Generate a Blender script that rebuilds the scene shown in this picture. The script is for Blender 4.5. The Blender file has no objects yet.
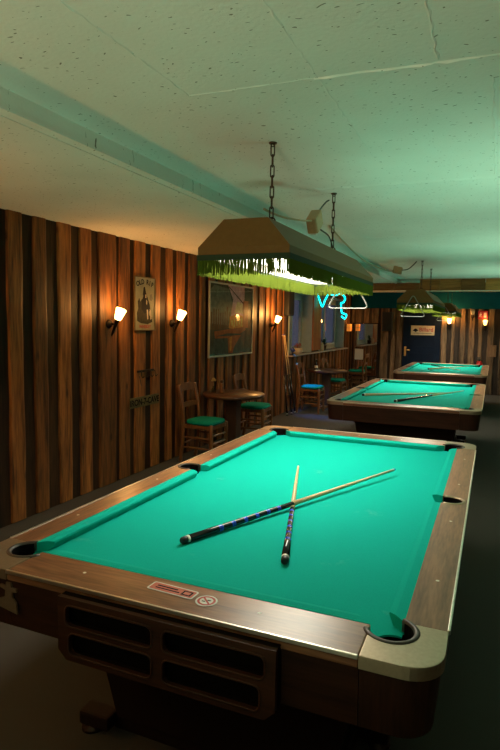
import bpy, bmesh, math, random
from mathutils import Vector, Matrix
random.seed(7)
C = bpy.context.scene.collection
PI = math.pi
sc = bpy.context.scene

# ------------------------------------------------------------------ materials
def new_mat(name):
    m = bpy.data.materials.new(name); m.use_nodes = True
    nt = m.node_tree; b = nt.nodes['Principled BSDF']
    return m, nt, b
def plain(name, col, rough=.5, metal=0., spec=.5, bump=0, bscale=60, vary=0.0):
    m, nt, b = new_mat(name)
    b.inputs['Roughness'].default_value = rough
    b.inputs['Metallic'].default_value = metal
    b.inputs['Specular IOR Level'].default_value = spec
    tc = nt.nodes.new('ShaderNodeTexCoord')
    n = nt.nodes.new('ShaderNodeTexNoise'); n.inputs['Scale'].default_value = bscale; n.inputs['Detail'].default_value = 4
    nt.links.new(tc.outputs['Object'], n.inputs['Vector'])
    r = nt.nodes.new('ShaderNodeValToRGB')
    v = vary if vary else .08
    r.color_ramp.elements[0].position = .3; r.color_ramp.elements[1].position = .7
    r.color_ramp.elements[0].color = tuple(c*(1-v) for c in col)+(1,)
    r.color_ramp.elements[1].color = tuple(min(1, c*(1+v)) for c in col)+(1,)
    nt.links.new(n.outputs['Fac'], r.inputs['Fac']); nt.links.new(r.outputs['Color'], b.inputs['Base Color'])
    if bump:
        bp = nt.nodes.new('ShaderNodeBump'); bp.inputs['Strength'].default_value = bump; bp.inputs['Distance'].default_value = .004
        nt.links.new(n.outputs['Fac'], bp.inputs['Height']); nt.links.new(bp.outputs['Normal'], b.inputs['Normal'])
    return m
def wood(name, dark, light, axis='Z', scale=1., rough=.45, spec=.5, tint=False, grain=14., bump=.25, knots=False, amber=None):
    """grain runs along the given axis"""
    m, nt, b = new_mat(name)
    b.inputs['Roughness'].default_value = rough; b.inputs['Specular IOR Level'].default_value = spec
    tc = nt.nodes.new('ShaderNodeTexCoord'); mp = nt.nodes.new('ShaderNodeMapping')
    s = [grain*scale]*3; s['XYZ'.index(axis)] = 1.1*scale
    mp.inputs['Scale'].default_value = s
    nt.links.new(tc.outputs['Object'], mp.inputs['Vector'])
    vec = mp.outputs['Vector']
    if tint:
        at = nt.nodes.new('ShaderNodeAttribute'); at.attribute_name = 'tint'
        ad = nt.nodes.new('ShaderNodeVectorMath'); ad.operation = 'MULTIPLY_ADD'
        nt.links.new(at.outputs['Color'], ad.inputs[0]); ad.inputs[1].default_value = (37, 53, 71)
        nt.links.new(vec, ad.inputs[2]); vec = ad.outputs[0]
    n1 = nt.nodes.new('ShaderNodeTexNoise'); n1.inputs['Scale'].default_value = 1.0; n1.inputs['Detail'].default_value = 6; n1.inputs['Distortion'].default_value = .8
    n2 = nt.nodes.new('ShaderNodeTexNoise'); n2.inputs['Scale'].default_value = 5.0; n2.inputs['Detail'].default_value = 5
    nt.links.new(vec, n1.inputs['Vector']); nt.links.new(vec, n2.inputs['Vector'])
    mx = nt.nodes.new('ShaderNodeMath'); mx.operation = 'MULTIPLY_ADD'; mx.inputs[1].default_value = .45
    nt.links.new(n2.outputs['Fac'], mx.inputs[0])
    m2 = nt.nodes.new('ShaderNodeMath'); m2.operation = 'MULTIPLY'; m2.inputs[1].default_value = .6
    nt.links.new(n1.outputs['Fac'], m2.inputs[0]); nt.links.new(m2.outputs[0], mx.inputs[2])
    r = nt.nodes.new('ShaderNodeValToRGB')
    r.color_ramp.elements[0].position = .38; r.color_ramp.elements[1].position = .66
    r.color_ramp.elements[0].color = dark+(1,); r.color_ramp.elements[1].color = light+(1,)
    nt.links.new(mx.outputs[0], r.inputs['Fac'])
    out = r.outputs['Color']
    if tint:
        sep = nt.nodes.new('ShaderNodeSeparateColor'); nt.links.new(at.outputs['Color'], sep.inputs['Color'])
        mr = nt.nodes.new('ShaderNodeMapRange'); mr.inputs['To Min'].default_value = .5; mr.inputs['To Max'].default_value = 1.35
        nt.links.new(sep.outputs['Red'], mr.inputs['Value'])
        mul = nt.nodes.new('ShaderNodeVectorMath'); mul.operation = 'SCALE'
        nt.links.new(out, mul.inputs[0]); nt.links.new(mr.outputs['Result'], mul.inputs['Scale']); out = mul.outputs[0]
    if knots:
        mpk = nt.nodes.new('ShaderNodeMapping'); sk = [5.5]*3; sk['XYZ'.index(axis)] = 2.2; mpk.inputs['Scale'].default_value = sk
        nt.links.new(tc.outputs['Object'], mpk.inputs['Vector'])
        vo = nt.nodes.new('ShaderNodeTexVoronoi'); vo.inputs['Scale'].default_value = 1.0
        nt.links.new(mpk.outputs['Vector'], vo.inputs['Vector'])
        kr = nt.nodes.new('ShaderNodeValToRGB'); kr.color_ramp.elements[0].position = .05; kr.color_ramp.elements[1].position = .13
        kr.color_ramp.elements[0].color = (.25, .2, .18, 1); kr.color_ramp.elements[1].color = (1, 1, 1, 1)
        nt.links.new(vo.outputs['Distance'], kr.inputs['Fac'])
        km = nt.nodes.new('ShaderNodeVectorMath'); km.operation = 'MULTIPLY'
        nt.links.new(out, km.inputs[0]); nt.links.new(kr.outputs['Color'], km.inputs[1]); out = km.outputs[0]
    nt.links.new(out, b.inputs['Base Color'])
    if bump:
        bp = nt.nodes.new('ShaderNodeBump'); bp.inputs['Strength'].default_value = bump; bp.inputs['Distance'].default_value = .004
        nt.links.new(mx.outputs[0], bp.inputs['Height']); nt.links.new(bp.outputs['Normal'], b.inputs['Normal'])
    return m
def emit(name, col, s):
    m, nt, b = new_mat(name)
    b.inputs['Base Color'].default_value = col+(1,)
    b.inputs['Emission Color'].default_value = col+(1,); b.inputs['Emission Strength'].default_value = s
    return m

M = {}
M['cloth'] = plain('billiard_cloth', (.004, .40, .33), .95, spec=.05, bump=.12, bscale=260, vary=.05)
# chalk dust on the cloth
def chalk(m):
    nt = m.node_tree; b = nt.nodes['Principled BSDF']
    lk = b.inputs['Base Color'].links[0]; src = lk.from_socket
    tc = nt.nodes.new('ShaderNodeTexCoord'); n = nt.nodes.new('ShaderNodeTexNoise'); n.inputs['Scale'].default_value = 3.5; n.inputs['Detail'].default_value = 8; n.inputs['Roughness'].default_value = .7
    nt.links.new(tc.outputs['Object'], n.inputs['Vector'])
    r = nt.nodes.new('ShaderNodeValToRGB'); r.color_ramp.elements[0].position = .63; r.color_ramp.elements[1].position = .80
    r.color_ramp.elements[0].color = (0, 0, 0, 1); r.color_ramp.elements[1].color = (.35, .35, .35, 1)
    nt.links.new(n.outputs['Fac'], r.inputs['Fac'])
    mx = nt.nodes.new('ShaderNodeMix'); mx.data_type = 'RGBA'
    nt.links.new(r.outputs['Color'], mx.inputs[0]); nt.links.new(src, mx.inputs[6]); mx.inputs[7].default_value = (.25, .55, .45, 1)
    nt.links.new(mx.outputs[2], b.inputs['Base Color'])
chalk(M['cloth'])
M['rail_x'] = wood('walnut_rail_crosswise', (.105, .042, .018), (.27, .125, .06), 'X', 2.2, rough=.32, grain=11, bump=.06)
M['rail_y'] = wood('walnut_rail_lengthwise', (.105, .042, .018), (.27, .125, .06), 'Y', 2.2, rough=.32, grain=11, bump=.06)
M['apron_x'] = wood('dark_walnut_apron_crosswise', (.017, .006, .003), (.044, .015, .0065), 'X', 1.5, rough=.5, spec=.22, grain=12, bump=.05)
M['apron_y'] = wood('dark_walnut_apron_lengthwise', (.017, .006, .003), (.044, .015, .0065), 'Y', 1.5, rough=.5, spec=.22, grain=12, bump=.05)
M['apron_z'] = wood('dark_walnut_corner', (.017, .006, .003), (.044, .015, .0065), 'Z', 1.5, rough=.5, spec=.22, grain=12, bump=.05)
M['rack_wood'] = wood('red_brown_rack_wood', (.022, .008, .004), (.055, .019, .008), 'X', 1.5, rough=.5, spec=.22, grain=12, bump=.05)
M['cavity'] = plain('dark_cavity', (.006, .004, .003), .9, spec=.05)
M['alu'] = plain('brushed_aluminium', (.72, .66, .56), .33, 1., bscale=30)
M['casting'] = plain('satin_metal_casting', (.37, .29, .20), .42, .85, bump=.05, bscale=90)
M['liner'] = plain('worn_black_rubber', (.035, .028, .024), .45, bscale=30, vary=.3)
M['leather'] = plain('black_pocket', (.005, .004, .004), .8, spec=.08)
M['white'] = plain('white_plastic', (.75, .72, .65), .4)
M['base_black'] = plain('dark_base_laminate', (.016, .008, .006), .6, spec=.2)
M['chrome'] = plain('chrome', (.8, .78, .74), .15, 1.)
M['black'] = plain('black_plastic', (.012, .012, .012), .45)
M['maple'] = wood('pale_maple', (.55, .38, .19), (.72, .53, .29), 'Z', 3, rough=.3, grain=30, bump=0)
M['cue_black'] = plain('glossy_black_lacquer', (.010, .010, .014), .18)
M['cue_blue'] = plain('blue_inlay', (.02, .06, .55), .25)
M['cue_dark'] = wood('stained_cue_wood', (.05, .02, .01), (.14, .06, .025), 'Z', 3, rough=.3, grain=30, bump=0)
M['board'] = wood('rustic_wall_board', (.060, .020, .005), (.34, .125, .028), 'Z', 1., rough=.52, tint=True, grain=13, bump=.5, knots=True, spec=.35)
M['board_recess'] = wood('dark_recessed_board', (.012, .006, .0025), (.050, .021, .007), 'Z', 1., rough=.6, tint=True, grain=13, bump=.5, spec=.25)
M['live_edge'] = wood('grey_brown_live_edge_board', (.055, .030, .014), (.26, .155, .075), 'Z', 1., rough=.6, tint=True, grain=10, bump=.5, knots=True, spec=.3)
M['live_recess'] = wood('grey_brown_recess', (.016, .010, .007), (.055, .035, .022), 'Z', 1., rough=.65, tint=True, grain=12, bump=.4, spec=.25)
M['beam'] = wood('beam_cladding', (.20, .10, .018), (.42, .23, .055), 'X', 1., rough=.6, tint=True, grain=12, bump=.3)
M['pier'] = wood('lamplit_orange_pier_wood', (.38, .10, .03), (.60, .18, .05), 'Z', 1., rough=.6, grain=9, bump=.15)  # strong orange puts the warm lamp light on the pier into its colour
M['chair_wood'] = wood('orange_brown_chair_wood', (.085, .030, .008), (.22, .09, .026), 'Z', 1., rough=.38, grain=25, bump=.05)
M['table_wood'] = wood('brown_table_wood', (.040, .015, .006), (.11, .045, .017), 'X', 1., rough=.35, grain=18, bump=.05)
M['seat'] = plain('green_velvet_seat', (.004, .20, .135), .95, spec=.1, bump=.2, bscale=120)
M['floor'] = plain('dark_grey_carpet', (.062, .058, .050), .97, spec=.05, bump=.6, bscale=320, vary=.35)
M['teal'] = plain('dark_teal_paint', (.001, .055, .085), .8, spec=.08, bscale=8)
M['door'] = plain('navy_door_paint', (.004, .010, .024), .6, spec=.12, bscale=6, vary=.12)
M['plaster'] = None
M['shade'] = plain('olive_tan_shade_vinyl', (.15, .074, .020), .5, spec=.2, bscale=40, vary=.06)
M['shade_in'] = plain('white_shade_lining', (.7, .68, .6), .7)
M['braid'] = plain('dark_green_braid', (.010, .028, .008), .8)
M['tube'] = emit('lit_diffuser', (1., .93, .76), 16.5)
M['cup'] = emit('lit_amber_glass', (1., .56, .16), 14.)
M['cup_dim'] = emit('lit_amber_glass_small', (1., .50, .12), 6.)
M['neon'] = emit('cyan_neon', (.0, .72, .70), 4.)
M['bronze'] = plain('dark_bronze', (.035, .020, .012), .4, .6)
M['chain'] = plain('rusty_iron', (.075, .045, .030), .5, .7)
M['rod'] = plain('grey_painted_rod', (.26, .26, .25), .35, .6)
M['frame_grey'] = plain('grey_aluminium_frame', (.42, .42, .40), .4, .7)
M['win_frame'] = plain('pale_window_frame', (.44, .52, .52), .5, bscale=10)
M['sill'] = plain('pale_sill', (.42, .36, .30), .55, bscale=10)
M['box_beige'] = plain('beige_plastic', (.42, .28, .15), .5)
M['wire_beige'] = plain('beige_cable', (.40, .30, .18), .55)
M['wire_black'] = plain('black_cable', (.02, .018, .016), .5)
M['brass'] = plain('brass', (.6, .46, .22), .3, 1.)
M['red'] = plain('red_enamel', (.42, .012, .010), .35)
M['sign_cream'] = plain('cream_sign', (.50, .42, .27), .5, bscale=12, vary=.12)
M['ink'] = plain('dark_ink', (.012, .011, .014), .7, spec=.1)
M['ink_red'] = plain('red_ink', (.36, .035, .03), .6)
M['olive'] = plain('olive_gold_plate', (.13, .10, .030), .45, .3, bscale=14, vary=.25)
M['paper'] = plain('white_paper', (.62, .62, .58), .7)
M['glass_clear'] = None
M['leaf'] = plain('dark_leaf', (.015, .05, .02), .6)
M['clay'] = plain('cream_ceramic', (.5, .42, .3), .5)
M['straw'] = plain('dried_flower', (.38, .26, .09), .8)

def ceiling_mat():
    m, nt, b = new_mat('painted_pitted_ceiling')
    b.inputs['Roughness'].default_value = .75; b.inputs['Specular IOR Level'].default_value = .25
    tc = nt.nodes.new('ShaderNodeTexCoord')
    mp = nt.nodes.new('ShaderNodeMapping'); mp.inputs['Rotation'].default_value = (0, 0, .5); mp.inputs['Scale'].default_value = (1., 2.6, 1.)
    wn = nt.nodes.new('ShaderNodeTexNoise'); wn.inputs['Scale'].default_value = 9
    nt.links.new(tc.outputs['Object'], wn.inputs['Vector'])
    vm = nt.nodes.new('ShaderNodeVectorMath'); vm.operation = 'MULTIPLY_ADD'; vm.inputs[1].default_value = (.10, .10, 0)
    nt.links.new(wn.outputs['Color'], vm.inputs[0]); nt.links.new(tc.outputs['Object'], vm.inputs[2])
    nt.links.new(vm.outputs[0], mp.inputs['Vector'])
    vo = nt.nodes.new('ShaderNodeTexVoronoi'); vo.inputs['Scale'].default_value = 19.; vo.voronoi_dimensions = '2D'
    nt.links.new(mp.outputs['Vector'], vo.inputs['Vector'])
    # only some cells carry a pit
    sp = nt.nodes.new('ShaderNodeSeparateColor'); nt.links.new(vo.outputs['Color'], sp.inputs['Color'])
    lt = nt.nodes.new('ShaderNodeMath'); lt.operation = 'MULTIPLY'; lt.inputs[1].default_value = .14
    sq = nt.nodes.new('ShaderNodeMath'); sq.operation = 'POWER'; sq.inputs[1].default_value = 3.6
    nt.links.new(sp.outputs['Red'], sq.inputs[0]); nt.links.new(sq.outputs[0], lt.inputs[0])
    cmp_ = nt.nodes.new('ShaderNodeMath'); cmp_.operation = 'LESS_THAN'
    nt.links.new(vo.outputs['Distance'], cmp_.inputs[0]); nt.links.new(lt.outputs[0], cmp_.inputs[1])
    mx = nt.nodes.new('ShaderNodeMix'); mx.data_type = 'RGBA'
    n = nt.nodes.new('ShaderNodeTexNoise'); n.inputs['Scale'].default_value = 1.6; n.inputs['Detail'].default_value = 5
    nt.links.new(tc.outputs['Object'], n.inputs['Vector'])
    r = nt.nodes.new('ShaderNodeValToRGB'); r.color_ramp.elements[0].position = .3; r.color_ramp.elements[1].position = .7
    r.color_ramp.elements[0].color = (.74, .73, .68, 1); r.color_ramp.elements[1].color = (.82, .81, .76, 1)
    nt.links.new(n.outputs['Fac'], r.inputs['Fac'])
    nt.links.new(cmp_.outputs[0], mx.inputs[0]); nt.links.new(r.outputs['Color'], mx.inputs[6]); mx.inputs[7].default_value = (.20, .18, .14, 1)
    nt.links.new(mx.outputs[2], b.inputs['Base Color'])
    n3 = nt.nodes.new('ShaderNodeTexNoise'); n3.inputs['Scale'].default_value = 60; n3.inputs['Detail'].default_value = 6
    nt.links.new(tc.outputs['Object'], n3.inputs['Vector'])
    bp = nt.nodes.new('ShaderNodeBump'); bp.inputs['Strength'].default_value = .35; bp.inputs['Distance'].default_value = .004
    nt.links.new(n3.outputs['Fac'], bp.inputs['Height']); nt.links.new(bp.outputs['Normal'], b.inputs['Normal'])
    return m
M['plaster'] = ceiling_mat()
def fringe_mat():
    m, nt, b = new_mat('green_fringe_thread')
    out = nt.nodes['Material Output']
    d = nt.nodes.new('ShaderNodeBsdfDiffuse'); t = nt.nodes.new('ShaderNodeBsdfTranslucent'); mx = nt.nodes.new('ShaderNodeMixShader')
    d.inputs['Color'].default_value = (.072, .098, .013, 1); t.inputs['Color'].default_value = (.06, .085, .010, 1); mx.inputs[0].default_value = .04
    nt.links.new(d.outputs[0], mx.inputs[1]); nt.links.new(t.outputs[0], mx.inputs[2]); nt.links.new(mx.outputs[0], out.inputs['Surface'])
    return m
M['fringe'] = fringe_mat()
def glass_mat(name, tint, rough=.02):
    m, nt, b = new_mat(name); out = nt.nodes['Material Output']
    g = nt.nodes.new('ShaderNodeBsdfGlossy'); g.inputs['Roughness'].default_value = rough
    t = nt.nodes.new('ShaderNodeBsdfTransparent'); t.inputs['Color'].default_value = tint+(1,)
    lw = nt.nodes.new('ShaderNodeLayerWeight'); lw.inputs['Blend'].default_value = .5
    pw = nt.nodes.new('ShaderNodeMath'); pw.operation = 'POWER'; pw.inputs[1].default_value = 4.; nt.links.new(lw.outputs['Facing'], pw.inputs[0])
    f = nt.nodes.new('ShaderNodeMath'); f.operation = 'MULTIPLY_ADD'; f.inputs[1].default_value = .5; f.inputs[2].default_value = .03; nt.links.new(pw.outputs[0], f.inputs[0])
    mx = nt.nodes.new('ShaderNodeMixShader')
    nt.links.new(f.outputs[0], mx.inputs[0]); nt.links.new(t.outputs[0], mx.inputs[1]); nt.links.new(g.outputs[0], mx.inputs[2]); nt.links.new(mx.outputs[0], out.inputs['Surface'])
    return m
M['pane'] = glass_mat('window_glass', (.97, .98, .98))
M['glass_clear'] = glass_mat('clear_glass', (.85, .85, .8))
M['mirror'] = plain('mirror_silver', (.75, .75, .74), .03, 1.)

# ------------------------------------------------------------------ mesh helpers
def BM(): return bmesh.new()
def box(bm, x0, x1, y0, y1, z0, z1, mi=0, bev=0, seg=2, mat=None):
    vs = [bm.verts.new((x, y, z)) for x in (x0, x1) for y in (y0, y1) for z in (z0, z1)]
    q = [(0, 1, 3, 2), (4, 6, 7, 5), (0, 4, 5, 1), (2, 3, 7, 6), (0, 2, 6, 4), (1, 5, 7, 3)]
    fs = [bm.faces.new([vs[i] for i in f]) for f in q]
    for f in fs: f.material_index = mi
    if bev:
        es = list({e for f in fs for e in f.edges})
        r = bmesh.ops.bevel(bm, geom=es, offset=bev, segments=seg, profile=.6, affect='EDGES', clamp_overlap=True)
        for f in r['faces']: f.material_index = mi
        vs = list({v for f in r['faces'] for v in f.verts} | {v for v in vs if v.is_valid})
    if mat: bmesh.ops.transform(bm, matrix=mat, verts=vs)
    return vs
def prism(bm, pts, z0, z1, mi=0, top=None, bev=0):
    """simple polygon extruded in z; top may inset"""
    n = len(pts)
    a = [bm.verts.new((p[0], p[1], z0)) for p in pts]; b = [bm.verts.new((p[0], p[1], z1)) for p in (top or pts)]
    ft = bm.faces.new(b); fb = bm.faces.new(a[::-1])
    fs = [ft, fb]
    for i in range(n): fs.append(bm.faces.new((a[i], a[(i+1) % n], b[(i+1) % n], b[i])))
    for f in fs: f.material_index = mi
    if bev:
        bmesh.ops.bevel(bm, geom=list(ft.edges), offset=bev, segments=2, profile=.6, affect='EDGES')
    return fs
def frame_dirs(d):
    d = d.normalized(); a = Vector((0, 0, 1)) if abs(d.z) < .9 else Vector((1, 0, 0))
    u = d.cross(a).normalized(); return u, d.cross(u).normalized()
def tube(bm, pts, r, n=8, mi=0, closed=False, cap=True):
    pts = [Vector(p) for p in pts]; rs = r if isinstance(r, (list, tuple)) else [r]*len(pts)
    N = len(pts); rings = []
    pu = None
    for i, p in enumerate(pts):
        if closed: d = pts[(i+1) % N]-pts[i-1]
        else: d = pts[min(i+1, N-1)]-pts[max(i-1, 0)]
        d.normalize()
        if pu is None: u, v = frame_dirs(d)
        else:
            u = (pu-d*pu.dot(d)); u = u.normalized() if u.length > 1e-5 else frame_dirs(d)[0]; v = d.cross(u)
        pu = u
        rings.append([bm.verts.new(p+(u*math.cos(2*PI*k/n)+v*math.sin(2*PI*k/n))*rs[i]) for k in range(n)])
    R = range(N if closed else N-1)
    for i in R:
        a, b = rings[i], rings[(i+1) % N]
        for k in range(n):
            f = bm.faces.new((a[k], a[(k+1) % n], b[(k+1) % n], b[k])); f.material_index = mi; f.smooth = True
    if cap and not closed:
        f = bm.faces.new(rings[0][::-1]); f.material_index = mi
        f = bm.faces.new(rings[-1]); f.material_index = mi
def lathe(bm, prof, n=24, mi=0, mat=None, cap=True, smooth=True, sharp=False):
    """profile [(r,z)] round z"""
    rings = []; vs = []
    for r, z in prof:
        ring = [bm.verts.new((r*math.cos(2*PI*k/n), r*math.sin(2*PI*k/n), z)) for k in range(n)]; rings.append(ring); vs += ring
    for i in range(len(rings)-1):
        for k in range(n):
            f = bm.faces.new((rings[i][k], rings[i][(k+1) % n], rings[i+1][(k+1) % n], rings[i+1][k])); f.material_index = mi if not isinstance(mi, (list, tuple)) else mi[i]; f.smooth = smooth
    if cap:
        m0 = mi if not isinstance(mi, (list, tuple)) else mi[0]; m1 = mi if not isinstance(mi, (list, tuple)) else mi[-1]
        f = bm.faces.new(rings[0][::-1]); f.material_index = m0
        f = bm.faces.new(rings[-1]); f.material_index = m1
    if mat: bmesh.ops.transform(bm, matrix=mat, verts=vs)
    return vs
def flat(bm, pts, mi=0):
    f = bm.faces.new([bm.verts.new(p) for p in pts]); f.material_index = mi; return f
def axis_mat(p0, p1):
    p0, p1 = Vector(p0), Vector(p1); d = (p1-p0).normalized(); u, v = frame_dirs(d)
    m = Matrix((u, v, d)).transposed().to_4x4(); m.translation = p0; return m
def obj(name, bm, mats, parent=None, recalc=True):
    if recalc: bmesh.ops.recalc_face_normals(bm, faces=bm.faces)
    me = bpy.data.meshes.new(name); bm.to_mesh(me); bm.free()
    for m in (mats if isinstance(mats, (list, tuple)) else [mats]): me.materials.append(m)
    o = bpy.data.objects.new(name, me); C.objects.link(o)
    if parent: o.parent = parent
    return o
def tag(o, label, cat, group=None):
    o['label'] = label; o['category'] = cat
    if group: o['group'] = group
    return o
def thing(name, label, cat, loc=(0, 0, 0), rz=0, group=None):
    o = bpy.data.objects.new(name, None); C.objects.link(o); o.empty_display_size = .1
    o.location = loc; o.rotation_euler = (0, 0, rz)
    return tag(o, label, cat, group)
def struct(name, bm, mats, parent=None):
    o = obj(name, bm, mats, parent)
    if not parent: o['kind'] = 'structure'
    return o
def dup(root, loc, rz, label, skip=()):
    def cp(o, par):
        c = o.copy(); C.objects.link(c); c.parent = par
        for ch in list(o.children):
            if not any(ch.name.startswith(s) for s in skip): cp(ch, c)
        return c
    kids = list(root.children)
    r = root.copy(); C.objects.link(r); r.location = loc; r.rotation_euler = (0, 0, rz); r['label'] = label
    for ch in kids:
        if not any(ch.name.startswith(s) for s in skip): cp(ch, r)
    return r
def text(bm, s, size, mat, mi=0, depth=.001, align='CENTER', bold=0.):
    cu = bpy.data.curves.new('lettering', 'FONT'); cu.body = s; cu.size = size; cu.extrude = depth; cu.align_x = align; cu.align_y = 'CENTER'; cu.offset = bold
    o = bpy.data.objects.new('lettering_temp', cu); C.objects.link(o)
    dg = bpy.context.evaluated_depsgraph_get(); me = bpy.data.meshes.new_from_object(o.evaluated_get(dg))
    n0 = len(bm.faces)
    bm2 = bmesh.new(); bm2.from_mesh(me); bmesh.ops.transform(bm2, matrix=mat, verts=bm2.verts)
    for f in bm2.faces: f.material_index = mi
    m2 = bpy.data.meshes.new('t'); bm2.to_mesh(m2); bm2.free(); 
    mats_before = n0
    bm.from_mesh(m2)
    bm.faces.ensure_lookup_table()
    for f in bm.faces[n0:]: f.material_index = mi
    bpy.data.objects.remove(o); bpy.data.meshes.remove(me); bpy.data.meshes.remove(m2); bpy.data.curves.remove(cu)
def ring2d(cx, cy, r, a0, a1, n):
    return [(cx+r*math.cos(a0+(a1-a0)*i/n), cy+r*math.sin(a0+(a1-a0)*i/n)) for i in range(n+1)]
R_ = math.radians

# ------------------------------------------------------------------ room
XL, XR, YF, YB, ZC, ZS, XS = -2.62, 2.7, -3.6, 13.6, 2.53, 2.46, -.95
b = BM(); box(b, XL-.4, XR+.1, YF-.1, YB+.3, -.1, 0); struct('floor', b, M['floor'])
b = BM(); box(b, XS, XR+.1, YF-.1, YB+.3, ZC, ZC+.12)
def ridge(x0, y0, x1, y1, w=.006, h=.004):
    L = math.hypot(x1-x0, y1-y0); n = max(2, int(L/.04)); d = Vector((x1-x0, y1-y0, 0)).normalized(); s = Vector((-d.y, d.x, 0))
    pr = None
    for i in range(n+1):
        p = Vector((x0, y0, ZC))+d*L*i/n + s*random.uniform(-.004, .004); hh = h*random.uniform(.3, 1.3); ww = w*random.uniform(.6, 1.5)
        q = (b.verts.new(p-s*ww), b.verts.new(p-Vector((0, 0, hh))), b.verts.new(p+s*ww))
        if pr:
            for k in range(2): b.faces.new((pr[k], pr[k+1], q[k+1], q[k]))
        pr = q
ridge(-.31, .68, .2, .69, .006, .003); ridge(.2, .69, .95, .73, .006, .006); ridge(.95, .73, 2.6, .75, .008, .005)
ridge(-.33, -1.4, -.31, .68, .006, .003); ridge(.63, -1.2, .63, .69); ridge(.22, -.4, .21, 1.6, .005, .002); ridge(.80, .9, .81, 2.5, .005, .003)
ridge(-.9, 2.35, 2.6, 2.45, .03, .006); ridge(-.9, 4.6, 2.6, 4.6, .01, .003); ridge(-.9, 7.2, 2.6, 7.2, .01, .003)
struct('ceiling', b, M['plaster'])
b = BM(); box(b, XL-.4, XS, YF-.1, YB+.3, ZS, ZC+.12)
# moulding along the step
box(b, XS-.028, XS+.004, YF, YB, ZS-.012, ZS+.002); box(b, XS-.1, XS-.085, YF, YB, ZS-.004, ZS+.001)
struct('trim_1', b, M['plaster'])

def board_strip(bm, lay, P, u0, u1, z0, z1, depth, wob, mi, tint):
    """a board on a wall: P(u,depth,z)->point; wavy long edges"""
    n = max(2, int((z1-z0)/.16)); ph = [random.uniform(0, 6.28) for _ in range(4)]; f1, f2 = random.uniform(2, 4.5), random.uniform(7, 14)
    L = []; 
    for i in range(n+1):
        z = z0+(z1-z0)*i/n
        a = wob*(math.sin(f1*z+ph[0])*.6+math.sin(f2*z+ph[1])*.35+random.uniform(-.25, .25))
        c = wob*(math.sin(f1*z+ph[2])*.6+math.sin(f2*z+ph[3])*.35+random.uniform(-.25, .25))
        e = min(.012, depth*.5)
        L.append([bm.verts.new(P(u0+a-.004, 0, z)), bm.verts.new(P(u0+a, depth-.004, z)), bm.verts.new(P(u0+a+e, depth, z)), bm.verts.new(P(u1+c-e, depth, z)), bm.verts.new(P(u1+c, depth-.004, z)), bm.verts.new(P(u1+c+.004, 0, z))])
    fs = []
    for i in range(n):
        for k in range(5): fs.append(bm.faces.new((L[i][k], L[i][k+1], L[i+1][k+1], L[i+1][k])))
    fs.append(bm.faces.new(L[0][::-1])); fs.append(bm.faces.new(L[-1]))
    for f in fs:
        f.material_index = mi
        for l in f.loops: l[lay] = tint
def rc(lo=0., hi=1.): return (random.uniform(lo, hi), random.random(), random.random(), 1)
WIN = [(8.60, 10.0), (10.62, 12.75)]; WZ0, WZ1 = 1.05, 2.22
def solid(bm, lay, P, u0, u1, z0, z1, mi, d0=-.1, d1=0.):
    vs = [bm.verts.new(P(u, d, z)) for u in (u0, u1) for d in (d0, d1) for z in (z0, z1)]
    t = rc()
    for q in [(0, 1, 3, 2), (4, 6, 7, 5), (0, 4, 5, 1), (2, 3, 7, 6), (0, 2, 6, 4), (1, 5, 7, 3)]:
        f = bm.faces.new([vs[i] for i in q]); f.material_index = mi
        for l in f.loops: l[lay] = t
# left wall with the two window openings
b = BM(); lay = b.loops.layers.float_color.new('tint')
PL = lambda u, d, z: (XL+d, u, z)
edges = [YF]+[v for w in WIN for v in w]+[YB+.2]
y = YF
raised = [(1.70, 1.84), (1.98, 2.12), (2.25, 2.39), (2.54, 2.69), (2.82, 2.975), (3.09, 3.345), (3.42, 3.59), (3.68, 3.87)]
yy = 1.5
while yy > YF+.3:
    w = random.uniform(.13, .18); raised.insert(0, (yy-w, yy)); yy -= w+random.uniform(.1, .15)
yy = 4.0
while yy < YB-.2:
    w = random.uniform(.12, .19); raised.append((yy, min(yy+w, YB-.02))); yy += w+random.uniform(.10, .15)
def cuts(u0, u1):
    for (w0, w1) in WIN:
        if u1 > w0 and u0 < w1: return True
    return False
prev = YF
for (u0, u1) in raised+[(YB+.2, YB+.2)]:
    # recessed strip
    segs = [(prev, u0, 0), (u0, u1, 0)] if u1 > u0 else [(prev, u0, 0)]
    for (a, c, _) in segs:
        pts = sorted({a, c} | {v for w in WIN for v in w if a < v < c})
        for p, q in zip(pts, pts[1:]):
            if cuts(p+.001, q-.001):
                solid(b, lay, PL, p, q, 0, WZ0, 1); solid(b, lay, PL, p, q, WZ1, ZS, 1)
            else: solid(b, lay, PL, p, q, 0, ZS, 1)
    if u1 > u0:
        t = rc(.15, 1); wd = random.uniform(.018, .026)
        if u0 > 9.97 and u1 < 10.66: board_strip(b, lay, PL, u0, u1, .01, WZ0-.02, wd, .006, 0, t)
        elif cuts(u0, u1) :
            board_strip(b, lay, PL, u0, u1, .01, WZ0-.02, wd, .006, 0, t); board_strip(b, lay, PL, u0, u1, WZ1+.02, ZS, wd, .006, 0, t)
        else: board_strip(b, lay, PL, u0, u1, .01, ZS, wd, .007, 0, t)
    prev = u1
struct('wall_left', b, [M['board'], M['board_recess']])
# smooth pier between the windows
b = BM(); box(b, XL-.002, XL+.05, 10.02, 10.60, WZ0+.03, WZ1+.02, bev=.006); struct('trim_2', b, M['pier'])
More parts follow.
